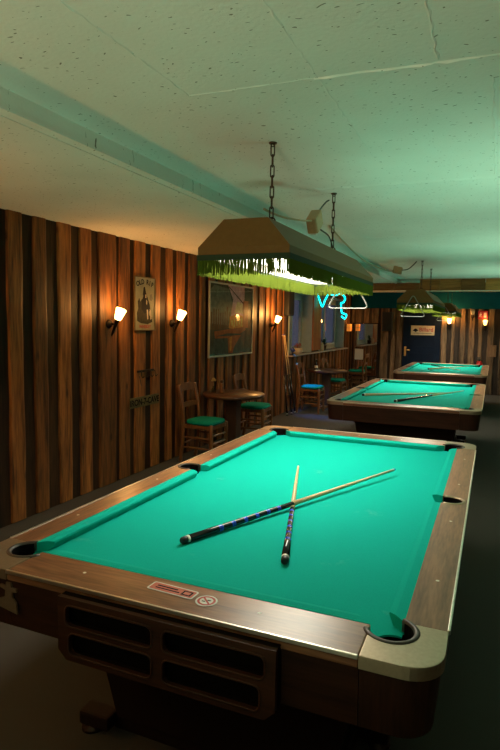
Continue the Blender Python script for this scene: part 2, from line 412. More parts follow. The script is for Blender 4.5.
# windows
for i, (w0, w1) in enumerate(WIN):
    b = BM(); d = -.20+XL; fw = .07
    r = struct('window_%d' % (i+1), BM_frame := BM(), M['win_frame']) if False else None
    f = BM()
    box(f, d-.05, d+.01, w0, w0+fw, WZ0, WZ1, bev=.006); box(f, d-.05, d+.01, w1-fw, w1, WZ0, WZ1, bev=.006)
    box(f, d-.05, d+.01, w0+fw, w1-fw, WZ0, WZ0+fw, bev=.006); box(f, d-.05, d+.01, w0+fw, w1-fw, WZ1-fw, WZ1, bev=.006)
    # reveal lining
    box(f, d, XL+.024, w0-.012, w0+.008, WZ0, WZ1+.012); box(f, d, XL+.024, w1-.008, w1+.012, WZ0, WZ1+.012); box(f, d, XL+.024, w0+.008, w1-.008, WZ1-.008, WZ1+.012)
    wobj = struct('window_%d' % (i+1), f, M['win_frame'])
    m = (w0+w1)/2
    for (a, c) in ((w0+fw, m), (m, w1-fw)):
        s = BM(); t = .055
        box(s, d-.03, d+.02, a+.004, a+t, WZ0+fw+.004, WZ1-fw-.004, bev=.005); box(s, d-.03, d+.02, c-t, c-.004, WZ0+fw+.004, WZ1-fw-.004, bev=.005)
        box(s, d-.03, d+.02, a+t, c-t, WZ0+fw+.004, WZ0+fw+t, bev=.005); box(s, d-.03, d+.02, a+t, c-t, WZ1-fw-t, WZ1-fw-.004, bev=.005)
        so = struct('sash', s, M['win_frame'], wobj)
        g = BM(); box(g, d-.008, d-.002, a+t, c-t, WZ0+fw+t, WZ1-fw-t); struct('pane', g, M['pane'], so)
b = BM(); box(b, XL-.2, XL+.13, 8.5, 12.85, WZ0-.025, WZ0, bev=.004); struct('trim_3', b, M['sill'])

# back wall
b = BM(); lay = b.loops.layers.float_color.new('tint')
PB = lambda u, d, z: (u, YB-d, z)
DX0, DX1, DZ = -1.27, -.36, 2.06
for (a, c, z0, z1) in ((XL-.1, DX0, 0, ZC), (DX0, DX1, DZ, ZC), (DX1, XR, 0, ZC)):
    u = a
    while u < c-.001:
        v = min(c, u+random.uniform(.14, .22)); solid(b, lay, PB, u, v, z0, z1, 1, d0=-.15); u = v
lst = [(-2.60, -2.53)]
u = -2.50
for w in (.16, .13, .17, .19, .15): lst.append((u, u+w)); u += w+.07
lst += [(-1.47, -1.29), (-.34, -.22), (-.11, -.04), (.10, .21), (.30, .42), (.51, .60), (.72, .86)]
u = 1.0
while u < XR-.2: lst.append((u, u+.13)); u += .22
for (a, c) in lst: board_strip(b, lay, PB, a, c, .01, 2.06, .03, .016 if a > -.4 else .006, 0, rc(.2, 1))
struct('wall_back', b, [M['live_edge'], M['live_recess']])
b = BM(); box(b, XL+.02, XR-.02, YB-.09, YB, 2.06, ZS-.002, bev=.008); struct('trim_4', b, M['teal'])
# door
b = BM(); box(b, DX0+.004, DX1-.004, YB-.035, YB+.02, .004, DZ-.004, bev=.003); box(b, DX0-.1, DX1+.1, YB+.155, YB+.2, 0, DZ+.1)
door = struct('door_1', b, M['door'])
b = BM(); 
for (z0, z1) in ((.15, .95), (1.1, 1.9)): 
    box(b, DX0+.14, DX1-.14, YB-.042, YB-.034, z0, z0+.02, bev=.003); box(b, DX0+.14, DX1-.14, YB-.042, YB-.034, z1-.02, z1, bev=.003)
    box(b, DX0+.14, DX0+.16, YB-.042, YB-.034, z0+.02, z1-.02, bev=.003); box(b, DX1-.16, DX1-.14, YB-.042, YB-.034, z0+.02, z1-.02, bev=.003)
struct('door_moulding', b, M['door'], door)
b = BM(); box(b, DX0+.045, DX0+.095, YB-.045, YB-.035, .86, 1.10, bev=.003); tube(b, [(DX0+.07, YB-.045, 1.02), (DX0+.07, YB-.09, 1.02), (DX0+.10, YB-.10, 1.02), (DX0+.19, YB-.10, 1.015)], .010)
struct('door_handle', b, M['brass'], door)
# walls not seen: right and behind the camera
b = BM(); lay = b.loops.layers.float_color.new('tint'); PR = lambda u, d, z: (XR-d, u, z)
solid(b, lay, PR, YF, YB, 0, ZC, 1); u = YF+.1
while u < YB-.3: board_strip(b, lay, PR, u, u+.15, .01, ZC, .02, .005, 0, rc(.2, 1)); u += .28
struct('wall_right', b, [M['board'], M['board_recess']])
b = BM(); lay = b.loops.layers.float_color.new('tint'); PF = lambda u, d, z: (u, YF+d, z)
solid(b, lay, PF, XL-.1, XR, 0, ZC, 1); u = XL+.1
while u < XR-.2: board_strip(b, lay, PF, u, u+.15, .01, ZS, .02, .005, 0, rc(.2, 1)); u += .28
struct('wall_front', b, [M['board'], M['board_recess']])
# clad beam across the room with a rail along its lower edge
b = BM(); lay = b.loops.layers.float_color.new('tint'); YM = 10.2
PM = lambda u, d, z: (u, YM-d, z)
u = XL+.01; random.seed(21)
while u < XR:
    v = min(XR, u+random.uniform(.36, .5)); solid(b, lay, PM, u+.006, v-.004, 2.30, ZC if u > XS else ZS, 0, d0=-.24, d1=random.uniform(.0, .012)); u = v
solid(b, lay, PM, XL+.01, XR, 2.304, ZS, 0, d0=-.22, d1=-.02)
struct('trim_5', b, M['beam'])
b = BM(); box(b, XL+.03, XR-.02, YM-.045, YM-.014, 2.290, 2.312, bev=.004); struct('trim_6', b, M['alu'])

# ------------------------------------------------------------------ pool table
W2, TL, ZR, ZB = .80, 2.99, .80, .763
def pool_table(label, detail=True):
    t = thing('pool_table', label, 'pool table', (0, 0, 0), 0, 'green pool tables in a row')
    sy = lambda y, s: y if s < 0 else TL-y       # s=-1 near end, +1 far end
    CX, CY, PR_, SX, SY, SR = .652, .165, .060, .72, TL/2, .055
    # bed
    bx, by = .676, .172
    pts = []
    def corner(sx, s, rev):
        a0, a1 = R_(160), R_(78)
        arc = [(sx*(CX+.012+.055*math.cos(a0+(a1-a0)*i/10)), sy(CY-.012+.055*math.sin(a0+(a1-a0)*i/10), s)) for i in range(11)]
        return arc[::-1] if rev else arc
    da = math.acos((SX-bx)/SR)
    def side(sx, up):
        arc = [(sx*(SX-SR*math.cos(-da+2*da*i/8)), SY+SR*math.sin(-da+2*da*i/8)) for i in range(9)]
        return arc if up else arc[::-1]
    pts += corner(1, -1, False); pts += side(1, True); pts += corner(1, 1, True)
    pts += corner(-1, 1, False); pts += side(-1, False); pts += corner(-1, -1, True)
    bm = BM(); prism(bm, pts, ZB-.006, ZB); obj('cloth_bed', bm, M['cloth'], t)
    # cushions: s = 0 at the wood, .05 at the nose
    prof = [(0, ZR), (.030, ZR+.001), (.050, ZR-.004), (.0515, ZR-.011), (.036, ZB-.002), (0, ZB-.002)]
    def cushion(P, l0, l1, k0, k1):
        bm = BM(); A = [bm.verts.new(P(s, l0+s*k0, z)) for s, z in prof]; B_ = [bm.verts.new(P(s, l1-s*k1, z)) for s, z in prof]
        n = len(prof); bm.faces.new(A); bm.faces.new(B_[::-1])
        for i in range(n): 
            f = bm.faces.new((A[i], B_[i], B_[(i+1) % n], A[(i+1) % n]))
        obj('cushion', bm, M['cloth'], t)
    wx, wy = .68, .17
    for s in (-1, 1):
        cushion(lambda q, l, z: (l, sy(wy+q, s), z), -.592, .592, 1., 1.)
    for sx in (-1, 1):
        cushion(lambda q, l, z: (sx*(wx-q), l, z), .222, SY-.058, 1., .3)
        cushion(lambda q, l, z: (sx*(wx-q), l, z), SY+.058, TL-.222, .3, 1.)
    # wooden rails with inlaid sights
    for s in (-1, 1):
        bm = BM(); y0, y1 = sorted((sy(.002, s), sy(wy, s)))
        box(bm, -.594, .594, y0, y1, ZR-.035, ZR, bev=.004)
        for k in (-.345, -.03, .285): lathe(bm, [(.006, ZR-.001), (.006, ZR+.0006)], 10, 1, Matrix.Translation((k, sy(.095, s), 0)))
        obj('end_rail', bm, [M['rail_x'], M['white']], t)
    dn = math.acos((SX-wx)/.07)
    for sx in (-1, 1):
        bm = BM()
        pts = [(sx*(W2-.002), .222), (sx*(W2-.002), TL-.222), (sx*wx, TL-.222)]
        pts += [(sx*(SX-.07*math.cos(a)), SY+.07*math.sin(a)) for a in [dn+(2*PI-2*dn)*i/16 for i in range(17)]]
        pts += [(sx*wx, .222)]
        if sx < 0: pts = pts[::-1]
        prism(bm, pts, ZR-.035, ZR)
        for f in (1, 3, 5, 7):
            if f != 4: lathe(bm, [(.006, ZR-.001), (.006, ZR+.0006)], 10, 1, Matrix.Translation((sx*.742, .225+f*(TL-.45)/8, 0)))
        obj('side_rail', bm, [M['rail_y'], M['white']], t)
    # corner castings, liners, pockets
    for sx in (-1, 1):
        for s in (-1, 1):
            rr = .095; q = [(.596, 0), (W2-rr, 0)]+ring2d(W2-rr, rr, rr, -PI/2, 0, 8)[1:]+[(W2, .22)]
            a0, a1 = R_(44), R_(-136)
            q += [(CX+.0785*math.cos(a0+(a1-a0)*i/14), CY+.0785*math.sin(a0+(a1-a0)*i/14)) for i in range(15)]
            tf = lambda L: [(sx*x, sy(y, s)) for x, y in L]
            bm = BM(); prism(bm, tf(q), ZR-.034, ZR+.0015, bev=.003); obj('corner_casting', bm, M['casting'], t)
            bm = BM(); aa = [R_(70)+(R_(-162)-R_(70))*i/20 for i in range(21)]
            sec = [(.062, ZR-.03), (.061, ZR+.000), (.066, ZR+.005), (.074, ZR+.005), (.0785, ZR+.001), (.0785, ZR-.03)]
            rings = []
            for a in aa: rings.append([bm.verts.new((sx*(CX+r*math.cos(a)), sy(CY+r*math.sin(a), s), z)) for r, z in sec])
            for i in range(20):
                for k in range(6):
                    f = bm.faces.new((rings[i][k], rings[i][(k+1) % 6], rings[i+1][(k+1) % 6], rings[i+1][k])); f.smooth = True
            bm.faces.new(rings[0]); bm.faces.new(rings[-1][::-1]); obj('pocket_liner', bm, M['liner'], t)
            bm = BM(); lathe(bm, [(.0605, ZB-.004), (.0605, .66), (.045, .625), (.0, .62)], 20, 0, Matrix.Translation((sx*CX, sy(CY, s), 0)), cap=False)
            # back sleeve up to the casting
            aa2 = [R_(62)+(R_(-154)-R_(62))*i/16 for i in range(17)]
            for i in range(16):
                v = [bm.verts.new((sx*(CX+.0605*math.cos(a)), sy(CY+.0605*math.sin(a), s), z)) for a, z in ((aa2[i], ZB-.004), (aa2[i+1], ZB-.004), (aa2[i+1], ZR-.002), (aa2[i], ZR-.002))]
                bm.faces.new(v)
            obj('corner_pocket', bm, M['leather'], t)
    for sx in (-1, 1):
        bm = BM(); sec = [(.055, ZR-.03), (.0545, ZR), (.058, ZR+.004), (.066, ZR+.004), (.070, ZR), (.070, ZR-.03)]; rings = []
        for i in range(19):
            a = R_(-118)+R_(236)*i/18
            rings.append([bm.verts.new((sx*(SX+r*math.cos(a)), SY+r*math.sin(a), z)) for r, z in sec])
        for i in range(18):
            for k in range(6):
                f = bm.faces.new((rings[i][k], rings[i][(k+1) % 6], rings[i+1][(k+1) % 6], rings[i+1][k])); f.smooth = True
        bm.faces.new(rings[0]); bm.faces.new(rings[-1][::-1]); obj('pocket_liner', bm, M['casting'] if sx > 0 else M['liner'], t)
        bm = BM(); lathe(bm, [(.054, ZB-.004), (.054, .66), (.04, .63), (0, .625)], 20, 0, Matrix.Translation((sx*SX, SY, 0)), cap=False)
        for i in range(16):
            a = R_(-130)+R_(260)*i/16; c = R_(-130)+R_(260)*(i+1)/16
            bm.faces.new([bm.verts.new((sx*(SX+.054*math.cos(g)), SY+.054*math.sin(g), z)) for g, z in ((a, ZB-.004), (c, ZB-.004), (c, ZR-.002), (a, ZR-.002))])
        obj('side_pocket', bm, M['leather'], t)
    # bright edging strips
    for s in (-1, 1):
        bm = BM(); y0, y1 = sorted((sy(-.004, s), sy(.004, s))); box(bm, -.594, .594, y0, y1, ZR-.010, ZR+.0025, bev=.002); obj('edge_strip', bm, M['alu'], t)
    for sx in (-1, 1):
        bm = BM(); x0, x1 = sorted((sx*(W2-.004), sx*(W2+.004))); box(bm, x0, x1, .222, TL-.222, ZR-.010, ZR+.0025, bev=.002); obj('edge_strip', bm, M['alu'], t)
    # apron
    def loft(bm, path0, path1, z0, z1, th=.02):
        n = len(path0); vs = []
        for (x0, y0, nx, ny), (x1, y1, _, _) in zip(path0, path1):
            vs.append([bm.verts.new((x1, y1, z1)), bm.verts.new((x0, y0, z0)), bm.verts.new((x0-nx*th, y0-ny*th, z0)), bm.verts.new((x1-nx*th, y1-ny*th, z1))])
        for i in range(n-1):
            for k in range(4): bm.faces.new((vs[i][k], vs[i][(k+1) % 4], vs[i+1][(k+1) % 4], vs[i+1][k]))
        bm.faces.new(vs[0]); bm.faces.new(vs[-1][::-1])
    ZA0, ZA1, i0, i1 = .595, ZR-.036, .022, .007
    for s in (-1, 1):
        bm = BM(); loft(bm, [(-.595, sy(i0, s), 0, s), (.595, sy(i0, s), 0, s)], [(-.595, sy(i1, s), 0, s), (.595, sy(i1, s), 0, s)], ZA0, ZA1); obj('apron_panel', bm, M['apron_x'], t)
        for sx in (-1, 1):
            rr = .09
            def cpath(ins):
                P = [(.597, ins, 0, -1)]+[(W2-ins-rr+rr*math.cos(a), ins+rr+rr*math.sin(a), math.cos(a), math.sin(a)) for a in [R_(-90+90*i/10) for i in range(11)]]+[(W2-ins, .22, 1, 0)]
                return [(sx*x, sy(y, s), sx*nx, ny if s < 0 else -ny) for x, y, nx, ny in P]
            bm = BM(); loft(bm, cpath(i0), cpath(i1), ZA0, ZA1); o = obj('corner_block', bm, M['apron_z'], t)
    for sx in (-1, 1):
        bm = BM(); loft(bm, [(sx*(W2-i0), .222, sx, 0), (sx*(W2-i0), TL-.222, sx, 0)], [(sx*(W2-i1), .222, sx, 0), (sx*(W2-i1), TL-.222, sx, 0)], ZA0, ZA1); obj('apron_panel', bm, M['apron_y'], t)
    bm = BM(); box(bm, -W2+.05, W2-.05, .05, TL-.05, .60, .622); obj('underside', bm, M['cavity'], t)
    # ball rack box with four openings on the near end
    def rrect(x0, x1, z0, z1, r, n=5):
        L = []
        for cx, cz, a in ((x1-r, z1-r, 0), (x0+r, z1-r, 90), (x0+r, z0+r, 180), (x1-r, z0+r, 270)):
            L += [(cx+r*math.cos(R_(a+90*i/n)), cz+r*math.sin(R_(a+90*i/n))) for i in range(n+1)]
        return L
    BX, BZ0, BZ1, yb = .365, .575, .778, -.035
    def holed(bm, y0, y1, holes):
        for y_, in ((y0,), (y1,)):
            pass
        loops = [[(-BX, BZ0+.03), (-BX+.03, BZ0), (BX-.03, BZ0), (BX, BZ0+.03), (BX, BZ1), (-BX, BZ1)]]+[rrect(*h) for h in holes]
        fr = []; es = []
        V0 = []
        for L in loops:
            vs = [bm.verts.new((x, y0, z)) for x, z in L]; V0.append(vs)
            for i in range(len(vs)): es.append(bm.edges.new((vs[i], vs[(i+1) % len(vs)])))
        r = bmesh.ops.triangle_fill(bm, edges=es, use_beauty=True, normal=(0, -1, 0))
        for vs in V0:
            w = [bm.verts.new((v.co.x, y1, v.co.z)) for v in vs]
            for i in range(len(vs)): bm.faces.new((vs[i], vs[(i+1) % len(vs)], w[(i+1) % len(vs)], w[i]))
    holes = [(-.335, -.020, .688, .756, .02), (.016, .335, .688, .756, .02), (-.322, -.020, .595, .668, .02), (.016, .322, .595, .668, .02)]
    bm = BM(); holed(bm, yb, yb+.016, holes); obj('ball_rack_front', bm, M['rack_wood'], t)
    bm = BM(); box(bm, -BX, BX, yb+.016, .012, BZ1-.012, BZ1); box(bm, -BX, -BX+.012, yb+.016, .012, BZ0+.03, BZ1-.012); box(bm, BX-.012, BX, yb+.016, .012, BZ0+.03, BZ1-.012)
    box(bm, -.008, .008, yb+.016, .012, BZ0, BZ1-.012); box(bm, -BX+.012, BX-.012, .004, .012, BZ0, BZ1-.012); box(bm, -BX+.03, BX-.03, yb+.016, .012, BZ0, BZ0+.012)
    box(bm, -BX+.012, -.008, yb+.016, .004, .672, .682); box(bm, .008, BX-.012, yb+.016, .004, .672, .682)
    obj('ball_rack_body', bm, M['cavity'], t)
    for h in holes:       # lip of each opening
        bm = BM(); L = rrect(h[0], h[1], h[2], h[3], h[4]); tube(bm, [(x, yb-.001, z) for x, z in L], .0035, 6, closed=True); obj('opening_lip', bm, M['rack_wood'], t)
    # pedestals with feet
    for (y0, y1) in ((.36, .78), (TL-.78, TL-.36)):
        bm = BM(); a = [(-.43, y0+.03), (.43, y0+.03), (.43, y1-.03), (-.43, y1-.03)]; c = [(-.56, y0), (.56, y0), (.56, y1), (-.56, y1)]
        prism(bm, a, .07, .60, top=c); p = obj('pedestal', bm, M['base_black'], t)
        bm = BM(); box(bm, -.46, .46, y0+.05, y1-.05, .0, .071, bev=.01); obj('plinth', bm, M['base_black'], p)
        for sx in (-1, 1):
            for yy in (y0+.02, y1-.02):
                bm = BM(); x0, x1 = sorted((sx*.44, sx*.58)); box(bm, x0, x1, yy-.04, yy+.04, .028, .085, bev=.012); fo = obj('foot', bm, M['base_black'], p)
                bm = BM(); lathe(bm, [(.045, 0), (.045, .012), (.015, .02), (.015, .03)], 16, 0, Matrix.Translation((sx*.54, yy, 0))); obj('leveller', bm, M['chrome'], fo)
    if detail:
        # stickers on the near rail
        def deco(name, mats, build, lab=None):
            bm = BM(); build(bm); o = obj(name, bm, mats, t)
            if lab: o['label'] = lab
        rot = Matrix.Translation((-.015, .110, ZR+.0012)) @ Matrix.Rotation(R_(-3), 4, 'Z')
        def st1(bm):
            n0 = 0
            prism(bm, rrect(-.083, .083, -.026, .026, .008), 0, .0004, 0); prism(bm, rrect(-.078, .078, -.021, .021, .006), .0004, .0007, 1)
            for (x0, x1, y0, y1) in ((-.06, .015, .003, .010), (-.06, .028, -.010, -.004), (.036, .07, -.014, .014)): box(bm, x0, x1, y0, y1, .0007, .0009, 2)
            box(bm, .042, .064, -.008, .008, .0009, .0011, 1)
            bmesh.ops.transform(bm, matrix=rot, verts=bm.verts)
        deco('sticker', [M['paper'], plain('salmon_red_print', (.50, .10, .06), .5), M['ink']], st1, 'rectangular red sticker with a white edge')
        rot2 = Matrix.Translation((.113, .092, ZR+.0012))
        def st2(bm):
            lathe(bm, [(.034, 0), (.034, .0004)], 28, 0); 
            for i in range(28):
                a, c = 2*PI*i/28, 2*PI*(i+1)/28
                flat(bm, [(r*math.cos(g), r*math.sin(g), .0007) for r, g in ((.0285, a), (.0285, c), (.021, c), (.021, a))], 1)
            box(bm, -.024, .024, -.003, .003, .0006, .0009, 1, mat=Matrix.Rotation(R_(-45), 4, 'Z'))
            box(bm, -.013, -.002, -.008, -.003, .0004, .0006, 2); box(bm, .001, .012, .002, .008, .0004, .0006, 2)
            bmesh.ops.transform(bm, matrix=rot2, verts=bm.verts)
        deco('prohibition_sticker', [M['paper'], M['red'], M['ink']], st2, 'round white sticker with a red ring and bar')
        def emb(bm):
            P = [(-.690, .668), (-.602, .652), (-.606, .690), (-.622, .705), (-.624, .725), (-.603, .728), (-.604, .738), (-.626, .740), (-.628, .757), (-.648, .757), (-.650, .742), (-.675, .745), (-.675, .735), (-.652, .728), (-.655, .703), (-.690, .690)]
            a = [bm.verts.new((x, .009, z)) for x, z in P]; c = [bm.verts.new((x, .002, z)) for x, z in P]
            bm.faces.new(c)
            for i in range(len(P)): bm.faces.new((a[i], a[(i+1) % len(P)], c[(i+1) % len(P)], c[i]))
        deco('emblem', M['casting'], emb, 'cast metal figure emblem')
    return t
L1 = 'nearest pool table, dark walnut with two stickers on its near rail'
table1 = pool_table(L1)
table1.location.x = -.02
for p_ in table1.children:
    if p_.name.startswith(('ball_rack', 'opening_lip')): p_.location.x = .02
    if p_.name.startswith('emblem'): p_.location.x = .05
T2, T3 = (-.018, 4.68, 0), (-.012, 9.21, 0)
table2 = dup(table1, T2, 0, 'middle green pool table of the row, between the nearest and the farthest', skip=('sticker', 'prohibition', 'emblem', 'ball_rack', 'opening_lip'))
table3 = dup(table1, T3, 0, 'farthest green pool table, in front of the navy door', skip=('sticker', 'prohibition', 'emblem', 'ball_rack', 'opening_lip'))

# ------------------------------------------------------------------ cues
def cue(label, butt, tip, style='blue', cat='pool cue', group=None, zb=None):
    """runs from butt to tip along local z"""
    butt, tip = Vector(butt), Vector(tip); L = (tip-butt).length
    root = thing('pool_cue', label, cat, butt, 0, group); m = axis_mat((0, 0, 0), tip-butt)
    root.rotation_euler = m.to_euler()
    rad = lambda z: .0152-(.0152-.0062)*z/L
    b = BM(); lathe(b, [(.010, -.004), (.0135, 0), (.0150, .012), (.0150, .022)], 16); obj('bumper', b, M['black'], root)
    b = BM(); lathe(b, [(rad(.022), .022), (rad(.03), .034)], 16); obj('butt_ring', b, M['white'], root)
    bl = .42*L if style == 'blue' else .5*L
    b = BM(); segs = [.034]; mi = []
    if style == 'blue':
        z = .19
        for k in range(6): segs += [z, z+.022]; mi += [0, 1]; z += .072
        segs.append(bl); mi.append(0)
    else: segs += [.3, bl]; mi = [0, 0]
    lathe(b, [(rad(z), z) for z in segs], 16, mi); obj('butt', b, [M['cue_black'] if style != 'plain' else M['maple'], M['cue_blue'] if style == 'blue' else M['cue_dark']], root)
    b = BM(); lathe(b, [(rad(bl), bl), (rad(L*.7), L*.7), (rad(L), L-.03)], 16); obj('shaft', b, M['cue_dark'] if style == 'dark' else M['maple'], root)
    b = BM(); lathe(b, [(.0063, L-.03), (.0063, L-.012)], 12); obj('ferrule', b, M['white'], root)
    b = BM(); lathe(b, [(.0062, L-.012), (.0062, L-.006), (.004, L)], 12); obj('tip', b, M['cue_blue'], root)
    return root
zt = ZB+.0155
G1 = 'crossed cues on the tables'
cue('black butted cue with blue inlays lying under the other on the nearest table', (.193, .519, zt), (-.211, 1.91, ZB+.0065), group=G1)
cue('black butted cue with blue inlays lying across the other on the nearest table', (-.240, .528, zt), (.358, 1.99, ZB+.034), group=G1)
cue('pale wooden cue lying lengthwise on the middle pool table', (-.60, 5.62, zt), (.40, 6.50, ZB+.0065), 'plain', group=G1)
cue('dark butted cue resting across the pale cue on the middle pool table', (-.15, 5.23, zt), (.53, 6.62, ZB+.033), 'dark2', group=G1)
cue('dark cue pointing from far left to near right on the farthest table', (-.40, 11.85, zt), (.28, 10.7, ZB+.0065), 'dark2', group=G1)
cue('pale cue resting across a dark cue on the farthest table', (-.32, 10.55, zt), (.42, 11.65, ZB+.033), 'plain', group=G1)
GL = 'cues leaning at the left wall'
xw = XL+.05
for (lab, y0, y1, xo, st) in (('leftmost of the three cues leaning on the board wall beside the blue seated chair', 8.16, 8.12, .12, 'dark'),
                          ('middle one of the three cues leaning on the board wall', 8.32, 8.20, .15, 'dark2'),
                          ('rightmost of the three leaning cues, closest to the chair', 8.46, 8.25, .17, 'dark2')):
    cue(lab, (xw+xo, y0, .006), (xw+.004, y1, 1.44), st, group=GL)

# ------------------------------------------------------------------ hanging lamps
def hanging_lamp(label, chains=((-.60, .52)), H=ZC):
    ZL = 1.95; HW, HL = .232, .97
    t = thing('hanging_lamp', label, 'lamp', (0, 0, ZL), 0, 'fringed lamps over the pool tables')
    rings = [(HW, HL, 0), (HW+.001, HL+.001, .045), (.112, HL-.03, .178)]
    b = BM(); rv = []
    for (x, y, z) in rings: rv.append([b.verts.new(p) for p in ((-x, -y, z), (x, -y, z), (x, y, z), (-x, y, z))])
    for i in range(2):
        for k in range(4): b.faces.new((rv[i][k], rv[i][(k+1) % 4], rv[i+1][(k+1) % 4], rv[i+1][k]))
    b.faces.new(rv[-1])
    # inner lining
    inn = []
    for (x, y, z) in ((HW, HL, 0), (HW-.006, HL-.006, .002), (HW-.006, HL-.006, .042), (.106, HL-.037, .172)): inn.append([b.verts.new(p) for p in ((-x, -y, z), (x, -y, z), (x, y, z), (-x, y, z))])
    for k in range(4): f = b.faces.new((rv[0][k], inn[1][k], inn[1][(k+1) % 4], rv[0][(k+1) % 4])); f.material_index = 1
    for i in (1, 2):
        for k in range(4): f = b.faces.new((inn[i][k], inn[i+1][k], inn[i+1][(k+1) % 4], inn[i][(k+1) % 4])); f.material_index = 1
    f = b.faces.new(inn[-1][::-1]); f.material_index = 1
    for v in inn[0]: b.verts.remove(v)
    obj('shade', b, [M['shade'], M['shade_in']], t, recalc=False)
    # braid
    b = BM(); e = .004
    for (x0, x1, y0, y1) in ((-HW-e, HW+e, -HL-e, -HL+.001), (-HW-e, HW+e, HL-.001, HL+e), (-HW-e, -HW+.001, -HL, HL), (HW-.001, HW+e, -HL, HL)): box(b, x0, x1, y0, y1, -.016, .010)
    obj('braid_trim', b, M['braid'], t)
    # fringe threads
    b = BM(); rnd = random.Random(3)
    def strand(p, d, n):
        h = rnd.uniform(.066, .084); w = rnd.uniform(.0014, .0025); k = rnd.uniform(-.004, .004); o = rnd.uniform(-.003, .003)
        P = Vector(p); top = P+n*o; bot = P+n*(o+rnd.uniform(-.004, .006))+d*k-Vector((0, 0, h))
        for a in (d, (d+n*1.2).normalized()):
            b.faces.new([b.verts.new(q) for q in (top-a*w, top+a*w, bot+a*w*1.1, bot-a*w*1.1)])
    for (p0, p1, n) in (((-HW, -HL), (HW, -HL), (0, -1)), ((HW, -HL), (HW, HL), (1, 0)), ((HW, HL), (-HW, HL), (0, 1)), ((-HW, HL), (-HW, -HL), (-1, 0))):
        a, c = Vector(p0+(0,)), Vector(p1+(0,)); L = (c-a).length; d = (c-a).normalized(); k = int(L/.0025)
        for i in range(k): strand(a+d*(L*(i+rnd.random()*.7)/k)+Vector((0, 0, -.006)), d, Vector(n+(0,)))
    obj('fringe', b, M['fringe'], t, recalc=False)
    # luminous panel inside
    b = BM(); box(b, -.20, .20, -HL+.03, HL-.03, .040, .050, bev=.003); obj('diffuser', b, M['tube'], t)
    # chains
    for cy in chains:
        b = BM(); z = .178; top = H-ZL
        tube(b, [(.022*math.cos(a), cy, z+.016+.022*math.sin(a)) for a in [2*PI*i/14 for i in range(14)]], .004, 6, closed=True)
        z0 = z+.036; n = int(round((top-.012-z0)/.050)); pit = (top-.012-z0)/n
        for i in range(n):
            zc = z0+pit*(i+.5); hl = pit*.5-.004; ang = R_(35)+(i % 2)*PI/2
            pts = [(.009*math.cos(a), (hl if math.sin(a) > 0 else -hl)+.009*math.sin(a)) for a in [2*PI*(k+.5)/12 for k in range(12)]]
            tube(b, [(u*math.cos(ang), cy+u*math.sin(ang), zc+w) for u, w in pts], .0034, 6, closed=True)
        lathe(b, [(.02, top-.006), (.02, top)], 14, 0, Matrix.Translation((0, cy, 0))); tube(b, [(.010*math.cos(a), cy, top-.010+.010*math.sin(a)) for a in [2*PI*i/10 for i in range(10)]], .003, 6, closed=True)
        bmesh.ops.translate(b, vec=(.045, 0, 0), verts=b.verts)
        obj('chain', b, M['chain'], t)
    return t
YL1, YL2, YL3 = 2.06, 7.45, 11.9
lamp1 = hanging_lamp('large olive fringed lamp hanging on two chains over the nearest pool table', (-.72, .46))
lamp1.location = (-.25, YL1, 1.95)
lamp2 = dup(lamp1, (-.13, YL2, 1.93), 0, 'second fringed lamp hanging over the middle pool table')
lamp3 = dup(lamp1, (-.10, YL3, 1.93), 0, 'farthest fringed lamp, hanging beyond the beam over the farthest table')
for l in (lamp2, lamp3):
    pass

# ball triangles hanging on the lamps
def triangle(label, loc):
    t = thing('ball_rack', label, 'ball rack', loc, 0, 'triangular ball racks hanging from lamps')
    s, h, r = .165, .29, .03
    def corner(p, a, c, n=5):
        p = Vector(p); A = (Vector(a)-p).normalized()*.045; B_ = (Vector(c)-p).normalized()*.045
        return [((p+A)*(1-u)*(1-u)+p*2*u*(1-u)+(p+B_)*u*u) for u in [i/n for i in range(n+1)]]
    Pa, Pl, Pr = (0, 0, 0), (-s, 0, -h), (s, 0, -h)
    path = corner(Pa, Pr, Pl)+corner(Pl, Pa, Pr)+corner(Pr, Pl, Pa)
    b = BM()
    for yo in (-.010, .010): tube(b, [(p.x, p.y+yo, p.z) for p in path], .0045, 8, closed=True)
    obj('frame', b, M['rod'], t)
    b = BM()
    for p in (path[8], path[9], path[14], path[15], path[2]): tube(b, [(p.x, p.y-.012, p.z), (p.x, p.y+.012, p.z)], .0035, 6)
    obj('spacer', b, M['rod'], t)
    return t
triangle('white metal ball triangle hanging from the far end of the nearest lamp', (-.21, YL1+.97+.024, 2.055))
triangle('metal ball triangle hanging on the near end of the second lamp', (-.15, YL2-.97-.026, 2.045))
triangle('metal ball triangle hanging on the near end of the farthest lamp', (-.08, YL3-.97-.026, 2.035))

# junction boxes with their cables
def smooth_path(P, n=8):
    P = [Vector(p) for p in P]; out = []
    for i in range(len(P)-1):
        p0, p1, p2, p3 = P[max(i-1, 0)], P[i], P[i+1], P[min(i+2, len(P)-1)]
        for k in range(n):
            t = k/n; out.append(.5*((2*p1)+(p2-p0)*t+(2*p0-5*p1+4*p2-p3)*t*t+(3*p1-p0-3*p2+p3)*t**3))
    out.append(P[-1]); return out
j = thing('junction_box', 'beige junction box hanging on its cables above the nearest lamp', 'junction box', (-.215, 2.12, 2.275), 0, 'junction boxes above the lamps')
b = BM(); box(b, -.035, .035, -.07, .07, -.05, .05, bev=.012, mat=Matrix.Rotation(R_(35), 4, 'X')); obj('box', b, M['box_beige'], j)
b = BM(); box(b, -.02, .02, -.05, .03, -.075, -.03, bev=.008, mat=Matrix.Rotation(R_(20), 4, 'X')); obj('terminal_block', b, M['white'], j)
b = BM(); tube(b, smooth_path([(-.01, -.83, -.075), (0, -.69, -.078), (0, -.46, -.06), (0, -.22, -.03), (0, -.04, 0)]), .006, 6); obj('cable', b, M['wire_beige'], j)
